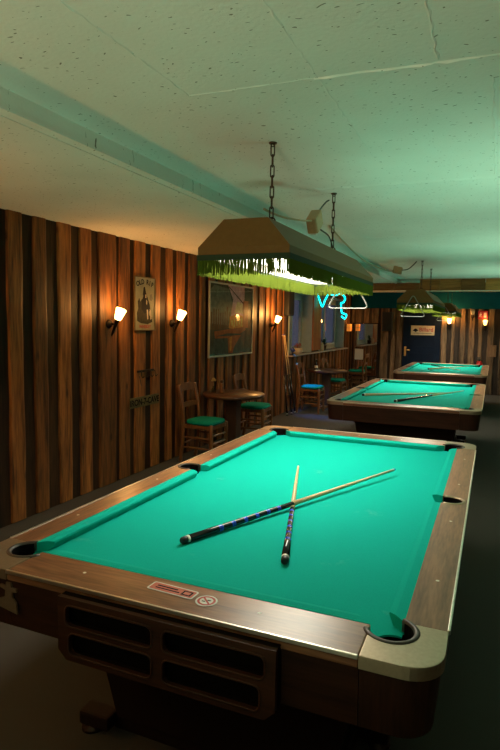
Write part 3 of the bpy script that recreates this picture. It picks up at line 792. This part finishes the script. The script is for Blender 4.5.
b = BM(); tube(b, smooth_path([(0, .03, .04), (0, .12, .10), (0, .24, .165), (-.005, .33, .195)]), .005, 6)
tube(b, smooth_path([(0, .05, -.02), (0, .16, -.03), (0, .33, -.04), (0, .43, -.09), (0, .43, -.108)]), .005, 6); obj('black_cable', b, M['wire_black'], j)
j = thing('junction_box', 'beige junction box on a drooping cable left of the second lamp chains', 'junction box', (-.45, 7.0, 2.415), 0, 'junction boxes above the lamps')
b = BM(); box(b, -.06, .06, -.05, .05, -.05, .05, bev=.012, mat=Matrix.Rotation(R_(12), 4, 'Y')); obj('box', b, M['box_beige'], j)
b = BM(); tube(b, smooth_path([(-.10, -3.3, .098), (-.14, -2.6, .05), (-.2, -1.3, .0), (-.1, -.3, -.03), (-.03, 0, 0)]), .008, 6); obj('cable', b, M['wire_beige'], j)
b = BM(); tube(b, smooth_path([(.03, 0, 0), (.15, -.1, .0), (.25, -.25, .05), (.29, -.27, .09)]), .007, 6); obj('black_cable', b, M['wire_black'], j)

# ------------------------------------------------------------------ wall lamps
LIGHTS = []
def point(name, loc, e, col, r=.03):
    l = bpy.data.lights.new(name, 'POINT'); l.energy = e; l.color = col; l.shadow_soft_size = r
    o = bpy.data.objects.new(name, l); o.location = loc; C.objects.link(o); return o
WARM = (1., .46, .12)
def sconce(label, loc, rz=0):
    t = thing('wall_lamp', label, 'wall lamp', loc, rz, 'amber torch wall lamps')       # local +x points into the room
    b = BM(); lathe(b, [(.045, 0), (.045, .012), (.030, .030), (.014, .038)], 20, 0, Matrix.Rotation(PI/2, 4, 'Y')); obj('backplate', b, M['bronze'], t)
    b = BM(); tube(b, [(.03, 0, 0), (.075, 0, .0)], .012, 10); lathe(b, [(.004, -.13), (.012, -.10), (.016, -.01), (.026, .045), (.030, .052)], 14, 0, Matrix.Translation((.085, 0, 0)) @ Matrix.Rotation(R_(24), 4, 'Y')); obj('torch_arm', b, M['bronze'], t)
    b = BM(); mt = Matrix.Translation((.085, 0, 0)) @ Matrix.Rotation(R_(24), 4, 'Y')
    lathe(b, [(.0, .050), (.030, .050), (.036, .07), (.050, .155), (.047, .155), (.032, .07), (.0, .056)], 20, 0, mt, cap=False); obj('glass_cup', b, M['cup'], t)
    return t
s0 = sconce('lit torch wall lamp left of the tall printed mirror', (XL+.024, 3.22, 1.60))
dup(s0, (XL+.024, 4.40, 1.61), 0, 'lit torch wall lamp between the printed mirror and the framed poster')
dup(s0, (XL+.024, 7.62, 1.60), 0, 'lit torch wall lamp right of the framed poster')
sb = sconce('lit amber wall lamp on the back wall beside the navy door', (-.16, YB-.03, 1.66), -PI/2)
for ch in sb.children:
    if ch.name.startswith('glass'): ch.data = ch.data.copy()
sc_ = dup(sb, (.65, YB-.03, 1.64), -PI/2, 'small lit wall lamp on the back wall below the red exit sign')
for ch in sc_.children:
    if ch.name.startswith('glass'): ch.data = ch.data.copy(); ch.data.materials[0] = M['cup_dim']
su = dup(sb, (.36, YB-.03, 1.88), -PI/2, 'unlit pale wall lamp high on the back wall left of the exit sign')
for ch in su.children:
    if ch.name.startswith('glass'): ch.data = ch.data.copy(); ch.data.materials[0] = M['clay']
for (y, e) in ((3.25, 9.), (4.43, 8.), (7.66, 22.)): point('sconce_and_fill_glow', (XL+.235, y, 1.79), e, WARM, .04)
point('sconce_and_fill_glow', (-.16, YB-.2, 1.84), 26, WARM, .04); point('sconce_and_fill_glow', (.65, YB-.2, 1.82), 2, WARM, .04)
# boxy lamp at the far end of the left wall
t = thing('wall_lamp', 'boxy orange wall lamp at the far end of the left wall past the windows', 'wall lamp', (XL+.024, 13.05, 1.55))
b = BM(); box(b, 0, .015, -.06, .06, -.10, .10, bev=.003); obj('backplate', b, M['bronze'], t)
b = BM(); box(b, .015, .11, -.075, .075, -.09, .09, bev=.006); obj('lamp_shade', b, emit('orange_shade', (1., .30, .04), .5), t)
b = BM(); box(b, .012, .116, -.08, .08, -.008, .006, bev=.002); obj('metal_band', b, M['brass'], t)
point('shade_glow', (XL+.25, 13.05, 1.70), 3., WARM, .05)

# ------------------------------------------------------------------ things on the left wall
def wall_m(y, z, x=XL+.03): 
    m = Matrix(((0, 0, 1, x), (1, 0, 0, y), (0, 1, 0, z), (0, 0, 0, 1))); return m     # local x -> +y, local y -> +z, normal -> +x
t = thing('printed_mirror', 'tall narrow bar mirror with OLD RIP lettering between two torch lamps', 'mirror', (XL+.026, 3.835, 1.815))
def tall(bm, mat): bmesh.ops.transform(bm, matrix=mat, verts=bm.verts)
wm = wall_m(0, 0, 0) 
hw, hh = .20, .285
b = BM()
for (x0, x1, y0, y1) in ((-hw, hw, hh-.012, hh), (-hw, hw, -hh, -hh+.012), (-hw, -hw+.012, -hh+.012, hh-.012), (hw-.012, hw, -hh+.012, hh-.012)): box(b, x0, x1, y0, y1, 0, .018, bev=.003)
tall(b, wm); obj('frame', b, plain('dark_gold_frame', (.14, .09, .035), .4, .5), t)
b = BM(); box(b, -hw+.01, hw-.01, -hh+.01, hh-.01, 0, .010); tall(b, wm); obj('backing', b, plain('aged_cream_glass', (.33, .31, .22), .12, bscale=7, vary=.18), t)
b = BM()
for i, ch in enumerate('OLD RIP'):
    if ch == ' ': continue
    u = (i-3)/3.; m = Matrix.Translation((u*.135, .205+.025*(1-u*u), .0105)) @ Matrix.Rotation(-u*.28, 4, 'Z'); text(b, ch, .072, m, bold=.002)
tall(b, wm); obj('lettering', b, M['ink'], t)
b = BM(); text(b, 'WHISKEY', .052, Matrix.Translation((0, -.243, .0105)), bold=.001); tall(b, wm); obj('lettering', b, M['ink_red'], t)
b = BM()
def poly(bm, pts, mi, z=.0108): 
    f = flat(bm, [(p[0], p[1], z) for p in pts], mi); return f
# generic seated figure in hat and coat among shrubs
poly(b, [(-.15, -.18), (-.155, -.10), (-.13, -.05), (-.14, .02), (-.11, .06), (-.09, .02), (-.06, .05), (.0, -.02), (.06, -.04), (.08, -.12), (.13, -.14), (.14, -.19), (.05, -.215), (-.08, -.205)], 0)
poly(b, [(-.03, .175), (-.005, .18), (.015, .12), (.03, .09), (.045, .07), (.09, -.01), (.10, -.06), (.06, -.09), (-.02, -.10), (-.07, -.05), (-.06, .04), (-.035, .08), (-.045, .10)], 1, .0112)
poly(b, [(.0, .098), (.025, .10), (.022, .06), (.0, .065)], 2, .0116); poly(b, [(.02, .05), (.04, .03), (.035, -.01), (.02, .0)], 2, .0116)
poly(b, [(.03, -.06), (.055, -.06), (.06, -.16), (.04, -.165)], 2, .0116); poly(b, [(.085, -.05), (.11, -.07), (.125, -.16), (.10, -.165), (.095, -.10)], 2, .0116)
poly(b, [(.09, .10), (.13, .11), (.15, .06), (.12, .03), (.08, .05)], 3, .0111)
tall(b, wm); obj('figure_print', b, [plain('print_dark_green', (.030, .027, .015), .6, spec=.1, vary=.4, bscale=40), M['ink'], plain('print_pale', (.42, .33, .24), .4), plain('print_grey', (.14, .13, .09), .4)], t, recalc=False)
# hooks
t = thing('coat_hooks', 'small row of metal coat hooks below the tall printed mirror', 'coat hooks', (XL+.026, 3.86, 1.10))
b = BM(); box(b, 0, .012, -.16, .16, -.012, .012, bev=.003); obj('rail', b, M['bronze'], t)
for y in (-.13, -.04, .05, .13):
    b = BM(); tube(b, smooth_path([(.01, y, 0), (.035, y, -.005), (.04, y, -.05), (.055, y, -.065), (.07, y, -.045)], 4), .005, 6); obj('hook', b, M['bronze'], t)
b = BM(); tube(b, smooth_path([(.012, -.13, -.05), (.02, -.12, -.12), (.015, -.10, -.155)], 4), .004, 5); obj('hanging_cord', b, M['wire_black'], t)
# plate sign
t = thing('plate_sign', 'small olive plate sign low on the boards below the coat hooks', 'sign', (XL+.026, 3.84, .772))
b = BM(); box(b, 0, .008, -.28, .28, -.055, .055, bev=.002); obj('plate', b, M['olive'], t)
b = BM(); text(b, 'IRON-7-CAVE', .092, wall_m(0, -.004, .0085), bold=.002); obj('lettering', b, M['ink'], t)
# poster
t = thing('framed_poster', 'large framed poster of a city street at sunset', 'poster', (XL+.026, 6.055, 1.665))
hw, hh = .735, .505; F = .022
b = BM()
for (x0, x1, y0, y1) in ((-hw, hw, hh-F, hh), (-hw, hw, -hh, -hh+F), (-hw, -hw+F, -hh+F, hh-F), (hw-F, hw, -hh+F, hh-F)): box(b, x0, x1, y0, y1, 0, .025, bev=.003)
tall(b, wm); obj('frame', b, M['frame_grey'], t)
b = BM(); Wd, Hd = 2*(hw-F), 2*(hh-F)
PZ = [.008]
def pp(uv, mi): 
    PZ[0] += .0002; poly(b, [(-Wd/2+u*Wd, -Hd/2+v*Hd) for u, v in uv], mi, PZ[0])
pp([(0, 0), (1, 0), (1, 1), (0, 1)], 0)
pp([(.02, .45), (.45, .42), (.5, .75), (.42, .95), (.1, .98), (.0, .9)], 1)          # hazy grey-green trees
pp([(.46, .52), (.80, .48), (.80, 1), (.40, 1), (.52, .8)], 2)                      # mauve sky
pp([(.56, .62), (.78, .60), (.76, .75), (.62, .78)], 3)                                # pale glow
for k in range(9): u = .03+k*.048; h = .58+.12*random.random(); pp([(u, .36), (u+.034, .36), (u+.03, h), (u+.006, h)], 4)   # dark facades
pp([(.42, .38), (.80, .36), (.78, .56), (.70, .58), (.60, .60), (.52, .57), (.44, .55)], 5)   # orange glow
for (u, v, w, h) in ((.48, .42, .035, .08), (.54, .40, .03, .11), (.60, .42, .03, .13), (.66, .44, .03, .10), (.71, .41, .04, .12)): pp([(u, v), (u+w, v), (u+w, v+h), (u, v+h)], 6)
pp([(.78, .38), (.98, .40), (.99, .80), (.80, .80), (.76, .78)], 7); pp([(.90, .38), (1, .38), (1, .82), (.90, .80)], 4)
pp([(.10, .34), (.80, .40), (.85, .36), (.70, .30), (.4, .31), (.12, .27), (.45, .27), (.72, .28), (.55, .10), (.52, .02), (.42, .02), (.40, .24), (.12, .24)], 8)
pp([(.44, .25), (.50, .26), (.49, .05), (.45, .05)], 5)
pp([(.40, .98), (.425, .98), (.78, .76), (.775, .74)], 4)
tall(b, wm)
pc = [(.075, .08, .06), (.19, .20, .16), (.95, .46, .54), (.98, .66, .42), (.13, .065, .03), (.95, .30, .05), (.95, .60, .12), (.55, .13, .05), (.48, .11, .035)]
obj('print', b, [plain('poster_tone_%d' % i, c, .25, vary=.25, bscale=14) for i, c in enumerate(pc)], t, recalc=False)
b = BM(); box(b, -hw+F, hw-F, -hh+F, hh-F, .016, .018); tall(b, wm); obj('glass', b, M['pane'], t)
# loudspeakers
def speaker(label, loc, rz, w, h, d):
    t = thing('loudspeaker', label, 'loudspeaker', loc, rz, 'black wall loudspeakers')
    b = BM(); box(b, .0, d, -w/2, w/2, -h/2, h/2, bev=.01); obj('cabinet', b, M['black'], t)
    b = BM(); box(b, -.028, .002, -.03, .03, -.05, .05); obj('bracket', b, M['black'], t)
    b = BM(); box(b, d, d+.012, -w/2+.02, w/2-.02, -h/2+.02, h/2-.02, bev=.005); obj('grille', b, plain('grille_cloth', (.02, .02, .02), .9, bump=.4, bscale=300), t)
    return t
speaker('black loudspeaker on the left wall beside the first window', (XL+.026, 8.40, 2.0), 0, .30, .46, .09)
speaker('black loudspeaker high on the back wall left of the navy door', (-1.655, YB-.022, 1.72), -PI/2, .25, .48, .18)

# neon sign
t = thing('neon_sign', 'cyan neon tube sign hanging in front of the far window', 'neon sign', (-2.31, 10.3, 2.04))
V = [[(-.28, .22), (-.23, .10), (-.18, -.03), (-.15, -.03), (-.11, .08), (-.05, .20)], [(.01, .20), (.12, .19), (.22, .22), (.31, .14), (.29, .05), (.23, .03)], [(.23, .03), (.24, -.08), (.26, -.17), (.35, -.21), (.32, -.29), (.25, -.24)]]
b = BM()
for s in V: tube(b, smooth_path([(x, 0, z) for x, z in s], 6), .015, 8)
obj('tube', b, M['neon'], t)
b = BM(); tube(b, [(-.23, .012, .10), (.24, .012, .10)], .004, 6); tube(b, [(.05, .012, .10), (.05, .012, .404)], .003, 6); tube(b, [(-.165, .012, -.03), (-.165, .012, .404)], .003, 6); tube(b, [(.24, .012, .10), (.24, .012, .0)], .003, 6); obj('wire_bracket', b, M['wire_black'], t)

# ------------------------------------------------------------------ furniture
def chair(label, loc, rz):
    t = thing('dining_chair', label, 'chair', loc, rz, 'rustic chairs with padded green seats')
    # cushion
    b = BM(); n = 28; prof = [(.0, .447), (.90, .447), (1.0, .458), (1.02, .474), (.97, .492), (.82, .502), (.4, .508), (0, .509)]
    rings = []
    for r, z in prof[1:-1]:
        ring = []
        for k in range(n):
            a = 2*PI*k/n; c, s = math.cos(a), math.sin(a); e = .55
            x = .195*r*math.copysign(abs(c)**e, c); y = (.200+.018*x/.195)*r*math.copysign(abs(s)**e, s); ring.append(b.verts.new((x, y, z)))
        rings.append(ring)
    for i in range(len(rings)-1):
        for k in range(n): f = b.faces.new((rings[i][k], rings[i][(k+1) % n], rings[i+1][(k+1) % n], rings[i+1][k])); f.smooth = True
    b.faces.new(rings[0][::-1]); f = b.faces.new(rings[-1]); f.smooth = True
    obj('seat', b, M['seat'], t)
    b = BM(); box(b, -.185, .185, -.19, -.165, .405, .447, bev=.004); box(b, -.185, .185, .165, .19, .405, .447, bev=.004); box(b, .16, .185, -.165, .165, .405, .447, bev=.004); box(b, -.185, -.16, -.165, .165, .405, .447, bev=.004); obj('seat_frame', b, M['chair_wood'], t)
    for s in (-1, 1):
        b = BM(); lathe(b, [(.015, 0), (.019, .02), (.021, .14), (.017, .16), (.023, .19), (.024, .40), (.022, .455), (.015, .462)], 12, 0, Matrix.Translation((.178, s*.185, 0))); obj('leg', b, M['chair_wood'], t)
        b = BM(); P = [(-.235, s*.175, 0), (-.205, s*.178, .2), (-.190, s*.180, .45), (-.200, s*.180, .62), (-.235, s*.180, .78), (-.262, s*.180, .90)]
        tube(b, smooth_path(P, 4), [.021]*21, 10); o = obj('rear_leg', b, M['chair_wood'], t)
    for (z, th) in ((.85, .075), (.66, .05)):
        b = BM(); N = 12; A = []
        for i in range(N+1):
            y = -.17+.34*i/N; u = y/.17; arch = (.035*math.cos(u*PI/2)**2 - .012*math.cos(u*PI*1.5)) if z > .8 else .012*(1-u*u)
            x = (-.252 if z > .8 else -.208)-.012*(1-u*u)
            lo = z-th/2+arch*.45; hi = z+th/2+arch
            A.append([b.verts.new((x-.009, y, lo)), b.verts.new((x+.009, y, lo)), b.verts.new((x+.009-.006, y, hi)), b.verts.new((x-.009-.006, y, hi))])
        for i in range(N):
            for k in range(4): b.faces.new((A[i][k], A[i][(k+1) % 4], A[i+1][(k+1) % 4], A[i+1][k]))
        b.faces.new(A[0]); b.faces.new(A[-1][::-1]); obj('top_rail' if z > .8 else 'back_slat', b, M['chair_wood'], t)
    def st(p, q): 
        b = BM(); P, Q = Vector(p), Vector(q); tube(b, [P, P.lerp(Q, .2), P.lerp(Q, .5), P.lerp(Q, .8), Q], [.009, .011, .014, .011, .009], 8); obj('stretcher', b, M['chair_wood'], t)
    for s in (-1, 1): st((-.207, s*.178, .18), (.178, s*.185, .18)); st((-.198, s*.179, .30), (.178, s*.185, .30))
    st((.178, -.185, .24), (.178, .185, .24)); st((.178, -.185, .33), (.178, .185, .33)); st((-.205, -.178, .22), (-.205, .178, .22))
    return t
for p_ in table1.children:
    if p_.name.startswith('pedestal'):
        for f_ in p_.children:
            for l_ in f_.children: l_.data = l_.data.copy(); l_.data.materials[0] = M['bronze']
ch = chair('wooden chair with dark green seat in front of the nearer round table', (-2.22, 4.56, 0), R_(-2))
dup(ch, (-2.19, 6.02, 0), R_(3), 'wooden chair with green seat behind the nearer round table')
dup(ch, (-2.19, 8.78, 0), R_(2), 'wooden chair with bluish lit seat beside the leaning cues')
dup(ch, (-2.15, 10.30, 0), R_(0), 'wooden chair with green seat behind the farther round table')
ce = dup(ch, (-2.28, 12.95, 0), R_(180), 'farthest wooden chair, turned to the left wall in front of the tall mirror')
def round_table(label, loc, r):
    t = thing('round_table', label, 'table', loc, 0, 'round pub tables')
    b = BM(); lathe(b, [(r-.012, .700), (r, .708), (r, .733), (r-.008, .742), (0.001, .742)], 48); obj('tabletop', b, M['table_wood'], t)
    b = BM(); box(b, -.075, .075, -.075, .075, .05, .70, bev=.008); box(b, -.2, .2, -.04, .04, .66, .70); box(b, -.04, .04, -.2, .2, .66, .70); obj('column', b, plain('dark_brown_column', (.05, .022, .010), .45), t)
    b = BM(); box(b, -.28, .28, -.05, .05, 0, .05, bev=.01); box(b, -.05, .05, -.28, .28, 0, .05, bev=.01); obj('cross_foot', b, M['chair_wood'], t)
    return t
ta = round_table('round brown pub table under the framed poster', (-2.15, 5.19, 0), .40)
tb = dup(ta, (-2.12, 9.50, 0), 0, 'round brown pub table below the windows')
# on the tables
t = thing('flower_vase', 'small glass vase with a dried flower on the nearer round table', 'vase', (-2.36, 5.05, .742))
b = BM(); lathe(b, [(.024, 0), (.030, .01), (.030, .05), (.016, .075), (.018, .09), (.016, .09), (.013, .074), (.026, .048), (.026, .012), (.0, .006)], 16, cap=False); obj('glass_vase', b, M['glass_clear'], t)
b = BM(); tube(b, smooth_path([(0, 0, .01), (.004, 0, .1), (-.005, .005, .165)], 4), .0025, 5); st_ = obj('stem', b, M['leaf'], t)
b = BM()
for (x, y, z, r) in ((-.005, .005, .175, .024), (.012, .01, .165, .016), (-.02, -.004, .160, .016)): lathe(b, [(0.001, -r), (r*.8, -r*.5), (r, 0), (r*.7, r*.6), (.001, r)], 10, 0, Matrix.Translation((x, y, z)), cap=False)
obj('blossom', b, M['straw'], st_)
t = thing('pepper_mill', 'dark brown wooden mill beside the vase on the nearer round table', 'pepper mill', (-2.28, 5.12, .742))
b = BM(); lathe(b, [(.026, 0), (.028, .02), (.020, .06), (.024, .11), (.018, .125)], 16); obj('body', b, M['chair_wood'], t)
b = BM(); lathe(b, [(.018, .127), (.024, .14), (.020, .16), (.006, .168), (.006, .176)], 16); obj('cap', b, M['table_wood'], t)
t = thing('bottle', 'dark bottle with a white label on the farther round table', 'bottle', (-2.28, 9.32, .742))
b = BM(); lathe(b, [(.030, 0), (.034, .006), (.034, .11), (.014, .15), (.013, .19), (.015, .195), (.015, .2)], 18); obj('body', b, plain('dark_bottle_glass', (.012, .012, .016), .1), t)
b = BM(); lathe(b, [(.0345, .04), (.0345, .09)], 18, cap=False); obj('paper_label', b, M['paper'], t)
b = BM(); lathe(b, [(.016, .199), (.016, .212), (.010, .214)], 12); obj('cap', b, M['frame_grey'], t)
b = BM(); box(b, -.05, .05, -.075, .075, 0, .006, bev=.002); box(b, -.045, .045, -.065, .07, .006, .012, bev=.002, mat=Matrix.Rotation(.2, 4, 'Z'))
o = obj('napkin', b, M['paper']); o.location = (-2.22, 9.22, .742); tag(o, 'folded white napkins on the farther round table', 'napkin')
# on the sill
SZ = WZ0
t = thing('planter', 'rounded cream planter on the window sill above the leaning cues', 'planter', (-2.57, 9.02, SZ))
b = BM(); lathe(b, [(.05, 0), (.085, .02), (.10, .07), (.085, .115), (.078, .12), (.075, .11), (.001, .10)], 20); obj('pot', b, M['clay'], t)
b = BM()
for i in range(16):
    a = i*2.4; r = .05*math.sqrt(i/16.); tube(b, [(r*math.cos(a), r*math.sin(a), .10), (1.5*r*math.cos(a), 1.5*r*math.sin(a), .15+.02*(i % 3))], .003, 5); lathe(b, [(.001, -.014), (.014, 0), (.001, .014)], 8, 0, Matrix.Translation((1.5*r*math.cos(a), 1.5*r*math.sin(a), .155+.02*(i % 3))), cap=False)
obj('dried_flowers', b, plain('rust_flower', (.30, .07, .02), .8), t)
t = thing('spot_lamp', 'small bluish lamp on the near end of the window sill', 'lamp', (-2.53, 8.62, SZ))
b = BM(); lathe(b, [(.05, 0), (.05, .012), (.01, .018), (.01, .05)], 16); obj('foot', b, M['black'], t)
b = BM(); ax = axis_mat((0, -.01, .10), Vector((.45, .02, -.62))+Vector((0, -.01, .10))); lathe(b, [(.02, -.05), (.035, -.04), (.04, .04), (.036, .04), (.03, -.03), (.001, -.035)], 16, 0, ax); obj('head', b, plain('blue_lamp_body', (.03, .06, .30), .4), t)
sl = bpy.data.lights.new('blue_spot', 'SPOT'); sl.energy = 80; sl.color = (.02, .22, 1.); sl.spot_size = R_(80); sl.spot_blend = .6; sl.shadow_soft_size = .03
so = bpy.data.objects.new('blue_spot', sl); so.location = (-2.49, 8.615, SZ+.045); so.rotation_euler = Vector((.42, .12, -.75)).to_track_quat('-Z', 'Y').to_euler(); C.objects.link(so)
t = thing('potted_plant', 'dark leafy plant on the sill in the second window', 'plant', (-2.62, 11.02, SZ))
b = BM(); lathe(b, [(.05, 0), (.065, .10), (.07, .11), (.06, .11), (.001, .10)], 18); obj('pot', b, M['bronze'], t)
b = BM(); rn = random.Random(5)
for i in range(34):
    a = rn.uniform(0, 6.28); el = rn.uniform(.1, 1.3); L = rn.uniform(.10, .26); w = rn.uniform(.016, .03)
    d = Vector((math.cos(a)*math.cos(el)*.6, math.sin(a)*math.cos(el), math.sin(el))); s_ = Vector((-math.sin(a), math.cos(a), 0))*w; p = Vector((0, 0, .11))
    q = p+d*L*.55; e = p+d*L-Vector((0, 0, .03))
    b.faces.new([b.verts.new(v) for v in (p-s_*.2, q-s_, e, q+s_, p+s_*.2)])
obj('foliage', b, M['leaf'], t, recalc=False)
b = BM(); lathe(b, [(.04, 0), (.055, .03), (.05, .12), (.03, .16), (.034, .18), (.030, .18), (.026, .16), (.001, .15)], 18); o = obj('ceramic_vase', b, M['clay']); o.location = (-2.58, 10.72, SZ); tag(o, 'beige ceramic vase on the sill left of the dark leafy plant', 'vase')

# ------------------------------------------------------------------ back wall things
t = thing('wall_mirror', 'tall dark framed mirror in the far left corner of the back wall', 'mirror', (-2.22, YB-.03, .98))
b = BM(); hw, hh = .31, .67
for (x0, x1, z0, z1) in ((-hw-.03, -hw, -hh-.03, hh+.03), (hw, hw+.03, -hh-.03, hh+.03), (-hw, hw, hh, hh+.03), (-hw, hw, -hh-.03, -hh)): box(b, x0, x1, -.035, 0, z0, z1, bev=.004)
obj('frame', b, M['base_black'], t)
b = BM(); box(b, -hw, hw, -.015, 0, -hh, hh); obj('glass', b, M['mirror'], t)
b = BM(); box(b, -.11, .11, -.003, 0, -.14, .14); o = obj('paper_notice', b, M['paper']); o.location = (-2.37, YB-.046, .86); tag(o, 'white paper notice stuck on the tall wall mirror', 'notice')
t = thing('door_sign', 'cream Billard sign on the navy door', 'sign', (-.79, YB-.036, 1.515))
b = BM(); box(b, -.285, .285, -.012, 0, -.12, .12, bev=.003); obj('panel', b, M['sign_cream'], t)
bm_m = Matrix(((1, 0, 0, 0), (0, 0, -1, -.0125), (0, 1, 0, 0), (0, 0, 0, 1)))
b = BM(); text(b, 'Billard', .135, bm_m @ Matrix.Translation((.085, .015, 0)), bold=.003); obj('lettering', b, M['ink_red'], t)
b = BM(); P = [(-.24, -.005), (-.20, .035), (-.17, .05), (-.14, .03), (-.10, .0), (-.14, -.02), (-.16, -.045), (-.19, -.03)]
b.faces.new([b.verts.new((x, -.0128, z)) for x, z in P]); box(b, -.22, .22, -.0132, -.012, -.075, -.065); obj('emblem', b, M['ink'], t)
t = thing('exit_sign', 'red emergency exit sign high on the back wall', 'sign', (.59, YB-.035, 1.915))
b = BM(); box(b, -.11, .11, -.05, 0, -.10, .10, bev=.004); obj('housing', b, plain('exit_red', (.26, .012, .02), .45), t)
b = BM()
Y_ = -.0505
def fl(P): b.faces.new([b.verts.new((x, Y_, z)) for x, z in P])
fl([(-.06, .045), (-.04, .045), (-.04, .065), (-.06, .065)]); fl([(-.075, .035), (-.035, .035), (-.025, .0), (-.045, -.005), (-.03, -.05), (-.045, -.055), (-.06, -.015), (-.08, -.05), (-.092, -.045), (-.075, .0)])
fl([(.02, -.055), (.08, -.055), (.08, .06), (.02, .06)]); obj('pictogram', b, plain('exit_white', (.55, .45, .42), .5), t)
t = thing('fire_extinguisher', 'red fire extinguisher against the back wall behind the farthest table', 'fire extinguisher', (.57, YB-.11, 0))
b = BM(); lathe(b, [(.06, 0.0), (.075, .01), (.078, .05), (.078, .72), (.06, .79), (.025, .81)], 20); obj('cylinder', b, M['red'], t)
b = BM(); lathe(b, [(.02, .81), (.022, .86)], 12); box(b, -.10, .02, -.012, .012, .86, .875, bev=.003); box(b, -.09, .02, -.012, .012, .885, .90, bev=.003); obj('valve', b, M['black'], t)
b = BM(); tube(b, smooth_path([(-.02, 0, .84), (-.09, 0, .82), (-.11, 0, .7), (-.10, 0, .45)]), .012, 8); obj('hose', b, M['black'], t)
b = BM(); box(b, -.09, .09, -.03, 0, -.14, .14, bev=.004); box(b, -.06, .06, -.038, -.03, -.10, .10, bev=.003); o = obj('wooden_panel', b, wood('orange_panel_wood', (.13, .06, .022), (.26, .13, .05), 'Z', rough=.5)); o.location = (.84, YB-.028, 1.06); tag(o, 'square wooden panel on the right end boards of the back wall', 'panel')

# ------------------------------------------------------------------ light and camera
point('warm_fill', (-1.9, -2.4, 2.0), 7, (1., .62, .32), .15)  # added warm fill behind the camera, no fixture there
point('sconce_and_fill_glow', (XL+.22, -.7, 1.79), 20, WARM, .05); point('sconce_and_fill_glow', (XL+.22, .5, 1.79), 9, WARM, .05)  # unseen warm fill added along the left wall, no sconces stand here
def fill_spot(loc, aim, e, col, ang):  # unseen spots added to brighten the ceiling, no fittings behind them
    l = bpy.data.lights.new('ceiling_fill', 'SPOT'); l.energy = e; l.color = col; l.spot_size = R_(ang); l.spot_blend = 1.; l.shadow_soft_size = .4
    o = bpy.data.objects.new('ceiling_fill', l); o.location = loc; o.rotation_euler = (Vector(aim)-Vector(loc)).to_track_quat('-Z', 'Y').to_euler(); C.objects.link(o)
GRN = (.50, 1., .66)  # fill tint imitating light bounced up from green cloth
fill_spot((.4, -3.0, .5), (.3, -1.5, 2.5), 245, (.85, 1., .60), 105)
fill_spot((2.3, 2.2, .6), (1.2, 2.6, 2.5), 190, GRN, 85)
fill_spot((2.3, 5.4, .6), (1.2, 5.4, 2.5), 190, GRN, 85)
fill_spot((2.3, 8.6, .6), (1.2, 8.6, 2.5), 170, GRN, 85)
fill_spot((2.3, 12., .6), (1.2, 12., 2.5), 110, GRN, 85)

w = bpy.data.worlds.new('night'); sc.world = w; w.use_nodes = True
w.node_tree.nodes['Background'].inputs['Color'].default_value = (.045, .048, .080, 1); w.node_tree.nodes['Background'].inputs['Strength'].default_value = 1.

cam = bpy.data.cameras.new('camera'); co = bpy.data.objects.new('camera', cam); C.objects.link(co)
cam.sensor_fit = 'HORIZONTAL'; cam.sensor_width = 36; cam.lens = 574.2/500*36; cam.clip_start = .05
yaw, pitch, roll = .399, -.092, .019
cy, sy_ = math.cos(yaw), math.sin(yaw)
f = Vector((-sy_*math.cos(pitch), cy*math.cos(pitch), math.sin(pitch))); r = Vector((cy, sy_, 0)); u = r.cross(f)
r2 = r*math.cos(roll)+u*math.sin(roll); u2 = -r*math.sin(roll)+u*math.cos(roll)
mw = Matrix((r2, u2, -f)).transposed().to_4x4(); mw.translation = (.85, -1.398, 1.644); co.matrix_world = mw
sc.camera = co
sc.view_settings.view_transform = 'Standard'; sc.view_settings.look = 'None'; sc.view_settings.exposure = 0.17; sc.view_settings.gamma = 1
sc.view_settings.use_curve_mapping = False
sc.cycles.use_denoising = True
sc.cycles.max_bounces = 12; sc.cycles.diffuse_bounces = 6; sc.cycles.glossy_bounces = 4; sc.cycles.transparent_max_bounces = 16
sc.cycles.sample_clamp_indirect = 4
